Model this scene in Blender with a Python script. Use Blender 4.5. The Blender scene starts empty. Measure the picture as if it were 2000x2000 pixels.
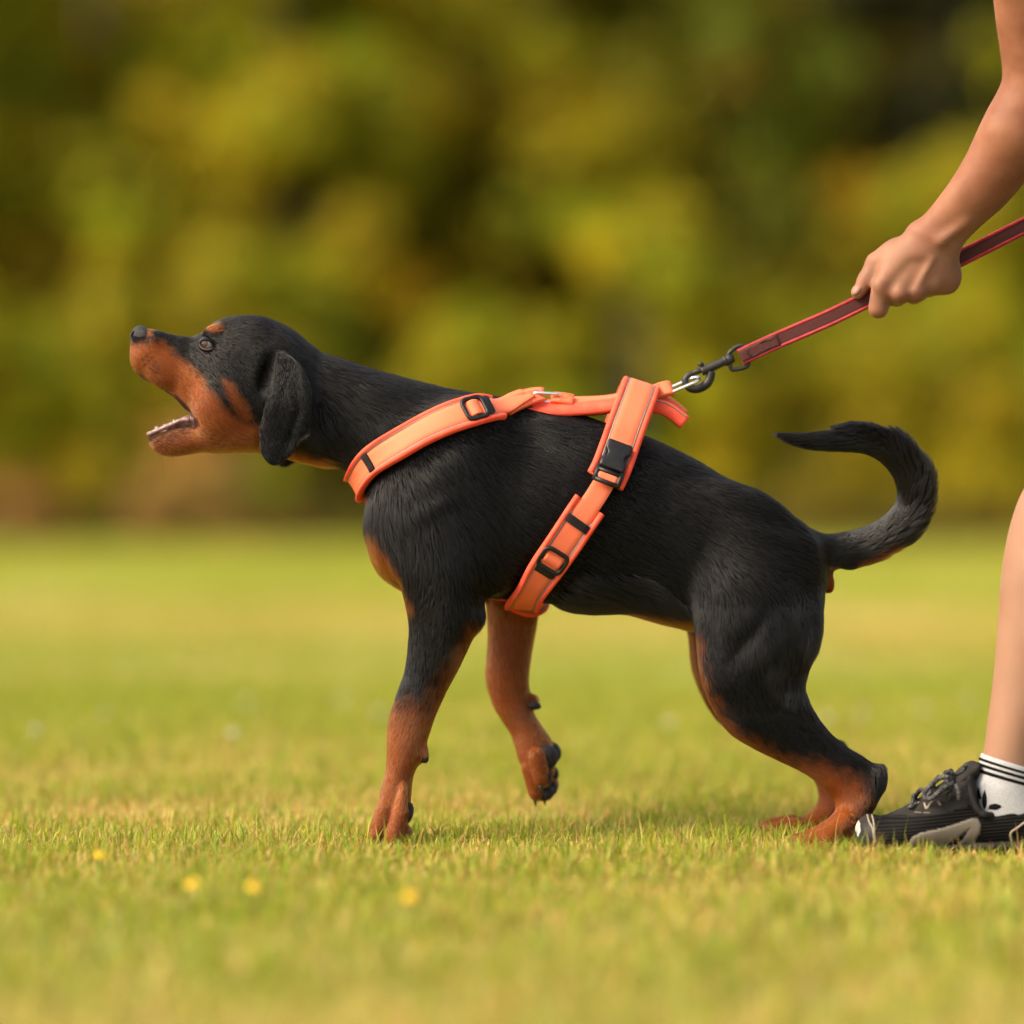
import bpy, bmesh, math, os
import numpy as np
import openvdb as vdb
from mathutils import Vector
from mathutils.bvhtree import BVHTree

RNG = np.random.default_rng(7)
SC = bpy.context.scene
COL = SC.collection
R = math.radians

# ------------------------------------------------------------------ camera
D = 3.0            # metres from the camera to the dog's mid plane
S = 0.00055        # metres per drawing unit of the side elevation (2000 units = 1.1 m)
CH = 0.352         # camera height
cam = bpy.data.cameras.new('camera')
cam_o = bpy.data.objects.new('camera', cam)
COL.objects.link(cam_o)
cam_o.location = (0, -D, CH)
cam_o.rotation_euler = (R(90), 0, 0)
cam.sensor_width = 36
cam.lens = 36 * D / (2000 * S)
cam.clip_start = 0.05
cam.clip_end = 400
cam.dof.use_dof = True
cam.dof.focus_distance = D - 0.06
cam.dof.aperture_fstop = cam.lens / 1000 / 0.076
SC.camera = cam_o

# ------------------------------------------------------------------ sky, sun, exposure
SUN_EL, SUN_AZ = R(42), R(-113)     # azimuth measured from +Y (away from the camera) towards +X
W = bpy.data.worlds.new('World')
SC.world = W
W.use_nodes = True
nt = W.node_tree
bg = nt.nodes['Background']
sky = nt.nodes.new('ShaderNodeTexSky')
sky.sky_type = 'NISHITA'
sky.sun_disc = False
sky.sun_elevation = SUN_EL
sky.sun_rotation = SUN_AZ
sky.air_density = 1.0
sky.dust_density = 4.0
sky.ozone_density = 0.6
hz = nt.nodes.new('ShaderNodeHueSaturation')      # thin high cloud: a paler, less blue sky all round
hz.inputs['Saturation'].default_value = 0.6
nt.links.new(sky.outputs[0], hz.inputs['Color'])
nt.links.new(hz.outputs[0], bg.inputs[0])
bg.inputs[1].default_value = 0.115
sun = bpy.data.lights.new('sun', 'SUN')
sun.energy = 1.45
sun.angle = R(24)
sun.color = (1.0, 0.86, 0.66)
sun_o = bpy.data.objects.new('sun', sun)
COL.objects.link(sun_o)
sd = Vector((math.sin(SUN_AZ) * math.cos(SUN_EL), math.cos(SUN_AZ) * math.cos(SUN_EL), math.sin(SUN_EL)))
sun_o.rotation_euler = sd.to_track_quat('Z', 'Y').to_euler()
sun_o.location = (-3, 2, 6)
vs = SC.view_settings
vs.view_transform = 'Standard'
vs.look = 'None'
vs.gamma = 1
vs.use_curve_mapping = False
vs.exposure = 1.7
vs.use_white_balance = True
vs.white_balance_temperature = 6950
vs.white_balance_tint = 10
SC.cycles.use_denoising = True
SC.cycles.max_bounces = 4
SC.cycles.transparent_max_bounces = 8
SC.cycles.caustics_reflective = False
SC.cycles.caustics_refractive = False
SC.cycles.sample_clamp_indirect = 6


# ------------------------------------------------------------------ helpers
def P(px, py, y=0.0):
    """side-elevation drawing units -> metres, for a point at depth y"""
    k = (D + y) / D * S
    return np.array([(px - 1000) * k, y, CH - (py - 1000) * k])


def to_px(v):
    """metres -> drawing units; v is (n,3)"""
    k = (D + v[:, 1]) / D * S
    return np.stack([v[:, 0] / k + 1000, 1000 - (v[:, 2] - CH) / k], 1)


def tag(o, label=None, cat=None, group=None, kind=None):
    if label: o['label'] = label
    if cat: o['category'] = cat
    if group: o['group'] = group
    if kind: o['kind'] = kind
    return o


def link(name, data, parent=None, mat=None):
    o = bpy.data.objects.new(name, data)
    COL.objects.link(o)
    if parent is not None:
        o.parent = parent
        o.matrix_parent_inverse = PINV.get(parent.name, o.matrix_parent_inverse)
    if mat is not None:
        data.materials.append(mat)
    return o


PINV = {}


def empty(name, loc, label, cat, group=None):
    o = bpy.data.objects.new(name, None)
    COL.objects.link(o)
    o.location = loc
    o.empty_display_size = 0.05
    tag(o, label, cat, group)
    from mathutils import Matrix
    PINV[o.name] = Matrix.Translation(Vector(loc)).inverted()
    return o


def np_mesh(name, verts, faces, smooth=True):
    """verts (n,3); faces (m,3|4) array or list of arrays with different sizes"""
    me = bpy.data.meshes.new(name)
    verts = np.asarray(verts, np.float32)
    fl = faces if isinstance(faces, list) else [faces]
    fl = [np.asarray(f, np.int32) for f in fl if len(f)]
    me.vertices.add(len(verts))
    me.vertices.foreach_set('co', verts.ravel())
    loops = np.concatenate([f.ravel() for f in fl])
    sizes = np.concatenate([np.full(len(f), f.shape[1], np.int32) for f in fl])
    me.loops.add(len(loops))
    me.loops.foreach_set('vertex_index', loops)
    me.polygons.add(len(sizes))
    me.polygons.foreach_set('loop_start', np.concatenate([[0], np.cumsum(sizes)[:-1]]).astype(np.int32))
    me.update(calc_edges=True)
    me.validate()
    me.shade_smooth() if smooth else me.shade_flat()
    return me


def vcol(me, name, rgb):
    a = me.color_attributes.new(name, 'FLOAT_COLOR', 'POINT')
    c = np.ones((len(me.vertices), 4), np.float32)
    c[:, :3] = rgb
    a.data.foreach_set('color', c.ravel())


def catmull(pts, sub):
    pts = np.asarray(pts, float)
    n = len(pts)
    ext = np.vstack([2 * pts[0] - pts[1], pts, 2 * pts[-1] - pts[-2]])
    out = []
    for i in range(n - 1):
        p0, p1, p2, p3 = ext[i:i + 4]
        for t in np.arange(sub) / sub:
            out.append(0.5 * ((2 * p1) + (p2 - p0) * t + (2 * p0 - 5 * p1 + 4 * p2 - p3) * t * t + (3 * p1 - p0 - 3 * p2 + p3) * t ** 3))
    out.append(pts[-1])
    return np.array(out)


def resample(pts, n):
    pts = np.asarray(pts, float)
    s = np.concatenate([[0], np.cumsum(np.linalg.norm(np.diff(pts[:, :3], axis=0), axis=1))])
    t = np.linspace(0, s[-1], n)
    return np.stack([np.interp(t, s, pts[:, k]) for k in range(pts.shape[1])], 1)


def loft_rings(rings, closed_ends=True, quad_only=False):
    """rings (n,m,3) -> verts, quads, tris"""
    n, m = rings.shape[:2]
    v = rings.reshape(-1, 3)
    i = np.arange(n - 1)[:, None] * m
    j = np.arange(m)[None, :]
    j2 = (j + 1) % m
    q = np.stack([i + j, i + j2, i + m + j2, i + m + j], -1).reshape(-1, 4)
    if closed_ends:
        c0, c1 = rings[0].mean(0), rings[-1].mean(0)
        v = np.vstack([v, c0, c1])
        k = np.arange(m)
        t0 = np.stack([np.full(m, n * m), (k + 1) % m, k], 1)
        t1 = np.stack([np.full(m, n * m + 1), (n - 1) * m + k, (n - 1) * m + (k + 1) % m], 1)
        return v, q, np.vstack([t0, t1])
    return v, q, np.zeros((0, 3), int)


def station_loft(st, sub=5, m=40, e=1.0, flip=False, rnd=True):
    """st rows: ax,ay,bx,by,hw,y[,bias]  (a and b are opposite edges in drawing units, hw half width in units)"""
    st = np.array([list(r) + [0.0] * (7 - len(r)) for r in st], float)
    st = catmull(st, sub)
    ang = np.linspace(0, 2 * np.pi, m, endpoint=False)
    cs, sn = np.cos(ang), np.sin(ang)
    cs = np.sign(cs) * np.abs(cs) ** e
    sn = np.sign(sn) * np.abs(sn) ** e
    rings = []
    for ax, ay, bx, by, hw, y, bias in st:
        A, B = P(ax, ay, y), P(bx, by, y)
        C, U = (A + B) / 2, (A - B) / 2
        V = np.array([0, hw * S, 0])
        rings.append(C + U * cs[:, None] + V * (sn * (1 + bias * cs))[:, None])
    rings = np.array(rings)
    if flip:
        rings[..., 1] *= -1
    return loft_rings(rings)


def tube_stations(pts, ysc=1.0):
    """pts rows: x,y,r,depth -> stations perpendicular to the path"""
    pts = np.asarray(pts, float)
    out = []
    for i, (x, yy, r, dep) in enumerate(pts):
        a, b = pts[max(i - 1, 0), :2], pts[min(i + 1, len(pts) - 1), :2]
        t = (b - a) / np.linalg.norm(b - a)
        n = np.array([t[1], -t[0]])
        out.append((x + n[0] * r, yy + n[1] * r, x - n[0] * r, yy - n[1] * r, r * ysc, dep))
    return out


class Field:
    """signed distance field on a regular grid"""
    def __init__(self, lo, hi, h, band=12):
        self.h, self.band = h, band
        self.i0 = np.floor(np.array(lo) / h).astype(int)
        self.n = np.ceil(np.array(hi) / h).astype(int) - self.i0 + 1
        self.bg = band * h
        self.a = np.full(self.n, self.bg, np.float32)

    def region(self, lo, hi):
        a = np.clip(np.floor(np.array(lo) / self.h).astype(int) - self.i0 - self.band, 0, self.n)
        b = np.clip(np.ceil(np.array(hi) / self.h).astype(int) - self.i0 + self.band + 1, 0, self.n)
        return a, b

    def coords(self, a, b):
        g = [((np.arange(a[k], b[k]) + self.i0[k]) * self.h).astype(np.float32) for k in range(3)]
        return g[0][:, None, None], g[1][None, :, None], g[2][None, None, :]

    def put(self, a, b, d, k, op):
        sl = tuple(slice(a[i], b[i]) for i in range(3))
        x = self.a[sl]
        d = np.clip(d, -self.bg, self.bg)
        k = min(k, self.bg * .96)
        if op == 'add':
            h = np.maximum(k - np.abs(x - d), 0) / k if k > 0 else 0
            self.a[sl] = np.minimum(x, d) - h * h * k * 0.25
        else:
            d = -d
            h = np.maximum(k - np.abs(x - d), 0) / k if k > 0 else 0
            self.a[sl] = np.maximum(x, d) + h * h * k * 0.25

    def mesh(self, v, q, t, k=0.0, op='add'):
        g = vdb.FloatGrid.createLevelSetFromPolygons(np.ascontiguousarray(v, np.float32), np.ascontiguousarray(t, np.uint32),
                                                     np.ascontiguousarray(q, np.uint32), vdb.createLinearTransform(voxelSize=self.h), halfWidth=float(self.band))
        a, b = self.region(v.min(0), v.max(0))
        arr = np.zeros(b - a, np.float32)
        g.copyToArray(arr, ijk=tuple(int(c) for c in (a + self.i0)))
        self.put(a, b, arr, k, op)

    def cone(self, p, q, r1, r2, k=0.0, op='add'):
        p, q = np.asarray(p, float), np.asarray(q, float)
        rm = max(r1, r2)
        a, b = self.region(np.minimum(p, q) - rm, np.maximum(p, q) + rm)
        if (b <= a).any(): return
        X, Y, Z = self.coords(a, b)
        d = (q - p).astype(np.float32)
        L = max(float(d @ d), 1e-12)
        t = np.clip(((X - p[0]) * d[0] + (Y - p[1]) * d[1] + (Z - p[2]) * d[2]) / L, 0, 1)
        dist = np.sqrt((X - p[0] - t * d[0]) ** 2 + (Y - p[1] - t * d[1]) ** 2 + (Z - p[2] - t * d[2]) ** 2) - (r1 + (r2 - r1) * t)
        self.put(a, b, dist.astype(np.float32), k, op)

    def ell(self, c, r, rot=0.0, k=0.0, op='add', rotm=None):
        """ellipsoid, rot turns it about the y axis (radians)"""
        c, r = np.asarray(c, float), np.asarray(r, float)
        rm = r.max()
        a, b = self.region(c - rm, c + rm)
        if (b <= a).any(): return
        X, Y, Z = self.coords(a, b)
        X, Y, Z = X - c[0], Y - c[1], Z - c[2]
        if rotm is not None:
            m = rotm
            x = m[0][0] * X + m[0][1] * Y + m[0][2] * Z
            yy = m[1][0] * X + m[1][1] * Y + m[1][2] * Z
            z = m[2][0] * X + m[2][1] * Y + m[2][2] * Z
        else:
            x = X * math.cos(rot) + Z * math.sin(rot) + 0 * Y
            z = -X * math.sin(rot) + Z * math.cos(rot) + 0 * Y
            yy = Y + 0 * x
        k0 = np.sqrt((x / r[0]) ** 2 + (yy / r[1]) ** 2 + (z / r[2]) ** 2)
        k1 = np.sqrt((x / r[0] ** 2) ** 2 + (yy / r[1] ** 2) ** 2 + (z / r[2] ** 2) ** 2)
        d = k0 * (k0 - 1) / np.maximum(k1, 1e-6)
        self.put(a, b, d.astype(np.float32), k, op)

    def blur(self, n=1):
        for _ in range(n):
            for ax in range(3):
                x = self.a
                p = np.concatenate([np.take(x, [0], ax), x, np.take(x, [-1], ax)], ax)
                sl = [slice(None)] * 3
                def s(o):
                    z = list(sl); z[ax] = slice(o, o + x.shape[ax]); return tuple(z)
                self.a = (p[s(0)] + 2 * p[s(1)] + p[s(2)]) * 0.25

    def extract(self, iso=0.0):
        g = vdb.FloatGrid(self.bg)
        g.copyFromArray(np.ascontiguousarray(self.a), ijk=tuple(int(c) for c in self.i0))
        g.transform = vdb.createLinearTransform(voxelSize=self.h)
        v, q = g.convertToQuads(isovalue=iso)
        v, q = np.array(v), np.array(q).astype(np.int64)
        a, b, c = v[q[:, 0]], v[q[:, 1]], v[q[:, 2]]
        if np.einsum('ij,ij->i', a, np.cross(b, c)).sum() < 0:
            q = q[:, ::-1]
        return v, q


def keep_largest(v, q):
    n = len(v)
    lab = np.arange(n)
    while True:
        m = lab[q].min(1)
        new = lab.copy()
        for k in range(4):
            np.minimum.at(new, q[:, k], m)
        new = new[new]
        if (new == lab).all(): break
        lab = new
    u, c = np.unique(lab, return_counts=True)
    keep = lab == u[c.argmax()]
    idx = np.cumsum(keep) - 1
    return v[keep], idx[q[keep[q[:, 0]]]]


def vnormals(v, q):
    n = np.zeros_like(v, dtype=np.float64)
    fn = np.cross(v[q[:, 2]] - v[q[:, 0]], v[q[:, -1]] - v[q[:, 1]])
    for k in range(q.shape[1]):
        np.add.at(n, q[:, k], fn)
    return n / np.maximum(np.linalg.norm(n, axis=1, keepdims=True), 1e-12)


def vnoise(p, f, seed=0):
    """cheap smooth value noise on (n,3) points, 0..1"""
    p = np.asarray(p, float) * f + 91.7
    i = np.floor(p).astype(np.int64)
    t = p - i
    t = t * t * (3 - 2 * t)
    def hsh(a, b, c):
        x = (a * 374761393 + b * 668265263 + c * 2147483647 + seed * 1274126177) & 0xffffffff
        x = ((x ^ (x >> 13)) * 1274126177) & 0xffffffff
        return ((x ^ (x >> 16)) & 0xffff) / 65535.0
    out = 0
    for dx in (0, 1):
        for dy in (0, 1):
            for dz in (0, 1):
                w = (t[:, 0] if dx else 1 - t[:, 0]) * (t[:, 1] if dy else 1 - t[:, 1]) * (t[:, 2] if dz else 1 - t[:, 2])
                out = out + w * hsh(i[:, 0] + dx, i[:, 1] + dy, i[:, 2] + dz)
    return out


# ------------------------------------------------------------------ materials
def principled(name, color=(0.5, 0.5, 0.5), rough=0.6, **kw):
    m = bpy.data.materials.new(name)
    m.use_nodes = True
    b = m.node_tree.nodes['Principled BSDF']
    b.inputs['Base Color'].default_value = (*color, 1)
    b.inputs['Roughness'].default_value = rough
    for k, val in kw.items():
        b.inputs[k.replace('_', ' ')].default_value = val
    return m


def N(m, t, **kw):
    n = m.node_tree.nodes.new(t)
    for k, v in kw.items():
        setattr(n, k, v)
    return n


def L(m, a, b):
    m.node_tree.links.new(a, b)


def noise_color(m, c1, c2, scale, detail=4, bump=0.0, bump_scale=None, coord='Object', stops=(0.35, 0.65)):
    b = m.node_tree.nodes['Principled BSDF']
    tc = N(m, 'ShaderNodeTexCoord')
    nz = N(m, 'ShaderNodeTexNoise')
    nz.inputs['Scale'].default_value = scale
    nz.inputs['Detail'].default_value = detail
    L(m, tc.outputs[coord], nz.inputs['Vector'])
    cr = N(m, 'ShaderNodeValToRGB')
    cr.color_ramp.elements[0].position, cr.color_ramp.elements[1].position = stops
    cr.color_ramp.elements[0].color = (*c1, 1)
    cr.color_ramp.elements[1].color = (*c2, 1)
    L(m, nz.outputs[0], cr.inputs[0])
    L(m, cr.outputs[0], b.inputs['Base Color'])
    if bump:
        n2 = N(m, 'ShaderNodeTexNoise')
        n2.inputs['Scale'].default_value = bump_scale or scale * 4
        n2.inputs['Detail'].default_value = 5
        L(m, tc.outputs[coord], n2.inputs['Vector'])
        bp = N(m, 'ShaderNodeBump')
        bp.inputs['Strength'].default_value = bump
        bp.inputs['Distance'].default_value = 0.002
        L(m, n2.outputs[0], bp.inputs['Height'])
        L(m, bp.outputs[0], b.inputs['Normal'])
    return m


def attr_color(m, name='coat'):
    a = N(m, 'ShaderNodeAttribute', attribute_name=name)
    L(m, a.outputs['Color'], m.node_tree.nodes['Principled BSDF'].inputs['Base Color'])
    return a

# ------------------------------------------------------------------ small builders
class MB:
    """collects shapes into one mesh"""
    def __init__(self): self.v, self.q, self.t, self.n = [], [], [], 0

    def add(self, v, q=None, t=None):
        self.v.append(np.asarray(v, float))
        if q is not None and len(q): self.q.append(np.asarray(q) + self.n)
        if t is not None and len(t): self.t.append(np.asarray(t) + self.n)
        self.n += len(v)
        return self

    def build(self, name, mat, parent=None, smooth=True):
        fs = []
        if self.q: fs.append(np.vstack(self.q))
        if self.t: fs.append(np.vstack(self.t))
        me = np_mesh(name, np.vstack(self.v), fs, smooth)
        return link(name, me, parent, mat)


def frames(path, up=None):
    path = np.asarray(path, float)
    t = np.gradient(path, axis=0)
    t /= np.maximum(np.linalg.norm(t, axis=1, keepdims=True), 1e-9)
    n = np.zeros_like(path)
    ref = np.array([0, -1., 0]) if up is None else np.asarray(up, float)
    if abs(ref @ t[0]) > .95: ref = np.array([0, 0, 1.])
    cur = ref - t[0] * (ref @ t[0]); cur /= np.linalg.norm(cur)
    for i in range(len(path)):
        cur = cur - t[i] * (cur @ t[i]); cur /= np.linalg.norm(cur)
        n[i] = cur
    return t, n, np.cross(t, n)


def tube(path, r, m=10, closed=False, sy=1.0, up=None):
    """round tube along path; r scalar or per point"""
    path = np.asarray(path, float)
    if closed:
        path = np.vstack([path, path[:1]])
        ext = np.vstack([path[-2], path, path[1]])
        t, n, b = frames(ext, up); n, b = n[1:-1], b[1:-1]
    else:
        t, n, b = frames(path, up)
    r = np.broadcast_to(np.asarray(r, float), (len(path),))
    a = np.linspace(0, 2 * np.pi, m, endpoint=False)
    rings = path[:, None] + (n[:, None] * np.cos(a)[None, :, None] * sy + b[:, None] * np.sin(a)[None, :, None]) * r[:, None, None]
    return loft_rings(rings, not closed)


def sphere(c, r, nu=20, nv=12, rot=None):
    th = np.linspace(0.001, np.pi - .001, nv)
    ph = np.linspace(0, 2 * np.pi, nu, endpoint=False)
    rings = np.stack([np.sin(th)[:, None] * np.cos(ph), np.sin(th)[:, None] * np.sin(ph), np.cos(th)[:, None] * np.ones(nu)], -1)
    rings = rings * np.asarray(r)
    if rot is not None: rings = rings @ np.asarray(rot).T
    return loft_rings(rings + np.asarray(c))


def cone_curve(p0, p1, r0, bend, m=8, n=6):
    p0, p1, bend = map(np.asarray, (p0, p1, bend))
    t = np.linspace(0, 1, n)[:, None]
    path = p0 * (1 - t) + p1 * t + bend * (t * (1 - t)) * 2
    return tube(path, r0 * (1 - np.linspace(0, 1, n) ** 1.6 * .93), m)


def rounded_plate(w, h, th, rad=.003, seg=5, bev=.0008):
    """rounded rectangle plate in local x,z, thickness along y; returns v,q,t"""
    pts = []
    for cx, cz, a0 in ((w - rad, h - rad, 0), (-w + rad, h - rad, 90), (-w + rad, -h + rad, 180), (w - rad, -h + rad, 270)):
        for k in range(seg + 1):
            a = R(a0 + 90 * k / seg)
            pts.append((cx + rad * math.cos(a), cz + rad * math.sin(a)))
    pts = np.array(pts)
    c = pts / np.maximum(np.abs(pts).max(0), 1e-9)
    rings = []
    for yy, ins in ((th / 2, bev), (th / 2 - bev, 0), (-th / 2 + bev, 0), (-th / 2, bev)):
        p = pts * (1 - ins / np.array([w, h]))
        rings.append(np.stack([p[:, 0], np.full(len(p), yy), p[:, 1]], 1))
    return loft_rings(np.array(rings))


def place(v, origin, X, Y, Z):
    return np.asarray(origin) + v[:, :1] * X + v[:, 1:2] * Y + v[:, 2:3] * Z



# ------------------------------------------------------------------ lawn
def dryness(p):
    """0 = fresh green, 1 = straw; p is (n,2) ground position"""
    q3 = np.stack([p[:, 0], p[:, 1], np.zeros(len(p))], 1)
    big = vnoise(q3 * [.5, 1, 1], .55, 21) * .6 + vnoise(q3 * [.7, 1, 1], 1.7, 22) * .4
    small = vnoise(q3, 6, 23)
    d = .315 + 1.1 * (big - .5) + .5 * (small - .5)
    y = p[:, 1]
    d += .26 * np.exp(-((y - 5.6) / 2.0) ** 2) - .16 * np.exp(-((y - 15) / 4.0) ** 2) + .10 * np.exp(-((y + .15) / .35) ** 2) + .17 * np.exp(-((y + 1.05) / .28) ** 2)
    return np.clip(d, 0, 1)


GREEN, STRAW = np.array([.280, .322, .024]), np.array([.60, .435, .132])
gy = np.concatenate([np.arange(-3.6, 3, .12), np.geomspace(3, 320, 90)])
gx = np.concatenate([-np.geomspace(160, 1.6, 34), np.arange(-1.5, 1.51, .12), np.geomspace(1.6, 160, 34)])
X_, Y_ = np.meshgrid(gx, gy, indexing='ij')
pts = np.stack([X_.ravel(), Y_.ravel()], 1)
zz = (vnoise(np.stack([pts[:, 0], pts[:, 1], pts[:, 0] * 0], 1), .8, 31) - .5) * .02 * (pts[:, 1] > 1.5) * np.clip(pts[:, 1] - 1.5, 0, 1)
idx = np.arange(len(pts)).reshape(X_.shape)
qq = np.stack([idx[:-1, :-1], idx[1:, :-1], idx[1:, 1:], idx[:-1, 1:]], -1).reshape(-1, 4)
gme = np_mesh('lawn', np.column_stack([pts, zz]), qq)
dr = dryness(pts)
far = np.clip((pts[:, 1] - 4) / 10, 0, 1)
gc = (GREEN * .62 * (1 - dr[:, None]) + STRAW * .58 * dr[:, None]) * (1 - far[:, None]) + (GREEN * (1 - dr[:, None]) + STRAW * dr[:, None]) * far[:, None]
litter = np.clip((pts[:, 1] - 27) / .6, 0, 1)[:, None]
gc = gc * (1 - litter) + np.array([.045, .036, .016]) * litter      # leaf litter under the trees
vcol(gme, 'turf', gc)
m_turf = principled('turf', (.1, .1, .03), .95)
at = N(m_turf, 'ShaderNodeAttribute', attribute_name='turf')
tc = N(m_turf, 'ShaderNodeTexCoord')
nz = N(m_turf, 'ShaderNodeTexNoise'); nz.inputs['Scale'].default_value = 160; nz.inputs['Detail'].default_value = 6
L(m_turf, tc.outputs['Object'], nz.inputs['Vector'])
mr = N(m_turf, 'ShaderNodeMapRange'); L(m_turf, nz.outputs[0], mr.inputs[0]); mr.inputs[1].default_value = .3; mr.inputs[2].default_value = .7; mr.inputs[3].default_value = .45; mr.inputs[4].default_value = 1.25
hs = N(m_turf, 'ShaderNodeHueSaturation'); L(m_turf, at.outputs['Color'], hs.inputs['Color']); L(m_turf, mr.outputs[0], hs.inputs['Value'])
L(m_turf, hs.outputs[0], m_turf.node_tree.nodes['Principled BSDF'].inputs['Base Color'])
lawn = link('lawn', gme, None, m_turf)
tag(lawn, kind='structure')


def leafy_mat(name, attr, trans=.4, rough=.6):
    m = bpy.data.materials.new(name); m.use_nodes = True
    m.node_tree.nodes.clear()
    o = N(m, 'ShaderNodeOutputMaterial'); mx = N(m, 'ShaderNodeMixShader'); mx.inputs[0].default_value = trans
    p = N(m, 'ShaderNodeBsdfPrincipled'); p.inputs['Roughness'].default_value = rough; p.inputs['Specular IOR Level'].default_value = .3
    tr = N(m, 'ShaderNodeBsdfTranslucent'); a = N(m, 'ShaderNodeAttribute', attribute_name=attr)
    L(m, a.outputs['Color'], p.inputs['Base Color']); L(m, a.outputs['Color'], tr.inputs['Color'])
    L(m, p.outputs[0], mx.inputs[1]); L(m, tr.outputs[0], mx.inputs[2]); L(m, mx.outputs[0], o.inputs[0])
    return m


m_grass = leafy_mat('grass_blade', 'blade', .42)


def blades(name, y0, y1, dens, h0, h1, wid, tall=.03, margin=.35, simple=False, tint=(1, 1, 1)):
    area = 0
    n = int(dens * (y1 - y0) * (1.1 * (D + (y0 + y1) / 2) / D + 2 * margin))
    y = RNG.uniform(y0, y1, n * 2)
    hw = .55 * (D + y) / D + margin
    hm = .55 * (D + y1) / D + margin
    x = RNG.uniform(-hm, hm, n * 2)
    ok = np.abs(x) < hw
    x, y = x[ok], y[ok]
    p3 = np.stack([x, y, 0 * x], 1)
    keep = RNG.random(len(x)) < .35 + .9 * vnoise(p3, 14, 41)
    x, y = x[keep], y[keep]; n = len(x)
    p2 = np.stack([x, y], 1)
    dr = dryness(p2)
    is_dry = RNG.random(n) < np.clip(.08 + .95 * dr, 0, .93)
    patch = vnoise(np.stack([x, y, 0 * x], 1), 9, 42)
    h = RNG.uniform(h0, h1, n) * (.65 + .7 * patch)
    stalk = RNG.random(n) < tall * .3
    h = np.where(stalk, h * RNG.uniform(1.3, 2.0, n), h)
    lean = np.where(is_dry, RNG.uniform(.5, 1.6, n), RNG.uniform(.15, .95, n))
    lean = np.where(stalk, lean * .4, lean)
    h = np.where(is_dry & ~stalk, h * .8, h)
    az = RNG.uniform(0, 2 * np.pi, n)
    w = wid * RNG.uniform(.6, 1.3, n) * np.where(stalk, .6, 1)
    dirx, diry = np.cos(az), np.sin(az)
    tw = az + np.pi / 2 + RNG.normal(0, .7, n)
    sx, sy = np.cos(tw) * w / 2, np.sin(tw) * w / 2
    z0 = np.full(n, -.004)
    up = np.sqrt(np.maximum(.08, 1 / (1 + lean ** 2)))
    mx_, my_, mz_ = x + dirx * h * lean * .28, y + diry * h * lean * .28, h * .58 * up
    tx_, ty_, tz_ = x + dirx * h * lean * .80, y + diry * h * lean * .80, h * up
    col = np.where(is_dry[:, None], STRAW, GREEN) * RNG.uniform(.62, 1.25, n)[:, None]
    hue = RNG.normal(0, 1, n)
    col[:, 0] *= 1 + np.where(is_dry, .10, .22) * np.clip(hue, -1.5, 1.5)
    col[:, 1] *= 1 + np.where(is_dry, -.06, .03) * np.clip(hue, -1.5, 1.5)
    red = is_dry & (RNG.random(n) < .10)
    col[red] = col[red] * [.85, .55, .55]
    col = np.clip(col * np.array(tint), .004, .9)
    if simple:
        v = np.stack([np.stack([x - sx, y - sy, z0], 1), np.stack([x + sx, y + sy, z0], 1), np.stack([tx_, ty_, tz_], 1)], 1)
        f = np.arange(n * 3).reshape(n, 3)
        me = np_mesh(name, v.reshape(-1, 3), f, smooth=False); k = 3
    else:
        v = np.stack([np.stack([x - sx, y - sy, z0], 1), np.stack([x + sx, y + sy, z0], 1), np.stack([mx_ + sx * .85, my_ + sy * .85, mz_], 1), np.stack([mx_ - sx * .85, my_ - sy * .85, mz_], 1), np.stack([tx_, ty_, tz_], 1)], 1)
        b = np.arange(n)[:, None] * 5
        me = np_mesh(name, v.reshape(-1, 3), [b + [0, 1, 2, 3], b + [3, 2, 4]]); k = 5
    vcol(me, 'blade', np.repeat(col, k, 0))
    o = link(name, me, None, m_grass)
    tag(o, kind='stuff')
    return o


zones = [(-1.45, -.55, 13000, .012, .030, .0024, .03, .60, False), (-.55, .75, 32000, .010, .025, .0018, .12, .60, False), (.75, 2.6, 13000, .014, .032, .0026, .05, .80, False), (2.6, 8, 3200, .02, .042, .005, .02, 1.5, True), (8, 26.6, 420, .025, .05, .013, .0, 2.0, True), (26.4, 27.3, 1500, .20, .50, .022, .3, 3.0, True, (.42, .34, .42))]
labels = ['short blurred grass in front of the puppy', 'short green and straw coloured grass under the puppy', 'short grass just behind the puppy', 'blurred dry grass in the middle of the lawn', 'far blurred grass before the trees', 'tall dry unmown grass along the edge of the lawn']
for z, lb_ in zip(zones, labels):
    tag(blades('grass', *z), lb_, 'grass', kind='stuff')

# ------------------------------------------------------------------ flowers in the grass
m_petal = noise_color(principled('yellow_petal', (.75, .46, .01), .55), (.70, .38, .008), (.80, .55, .015), 400)
m_heart = principled('flower_heart', (.55, .27, .01), .7)
m_stem = principled('flower_stem', (.12, .18, .03), .6)
m_white = noise_color(principled('clover_white', (.70, .64, .55), .7), (.40, .36, .27), (.56, .52, .44), 500)


def on_ground(px, py, z):
    d = (CH - z) / ((py - 1000) * S / D)
    return np.array([(px - 1000) * S * d / D, d - D])


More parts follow.
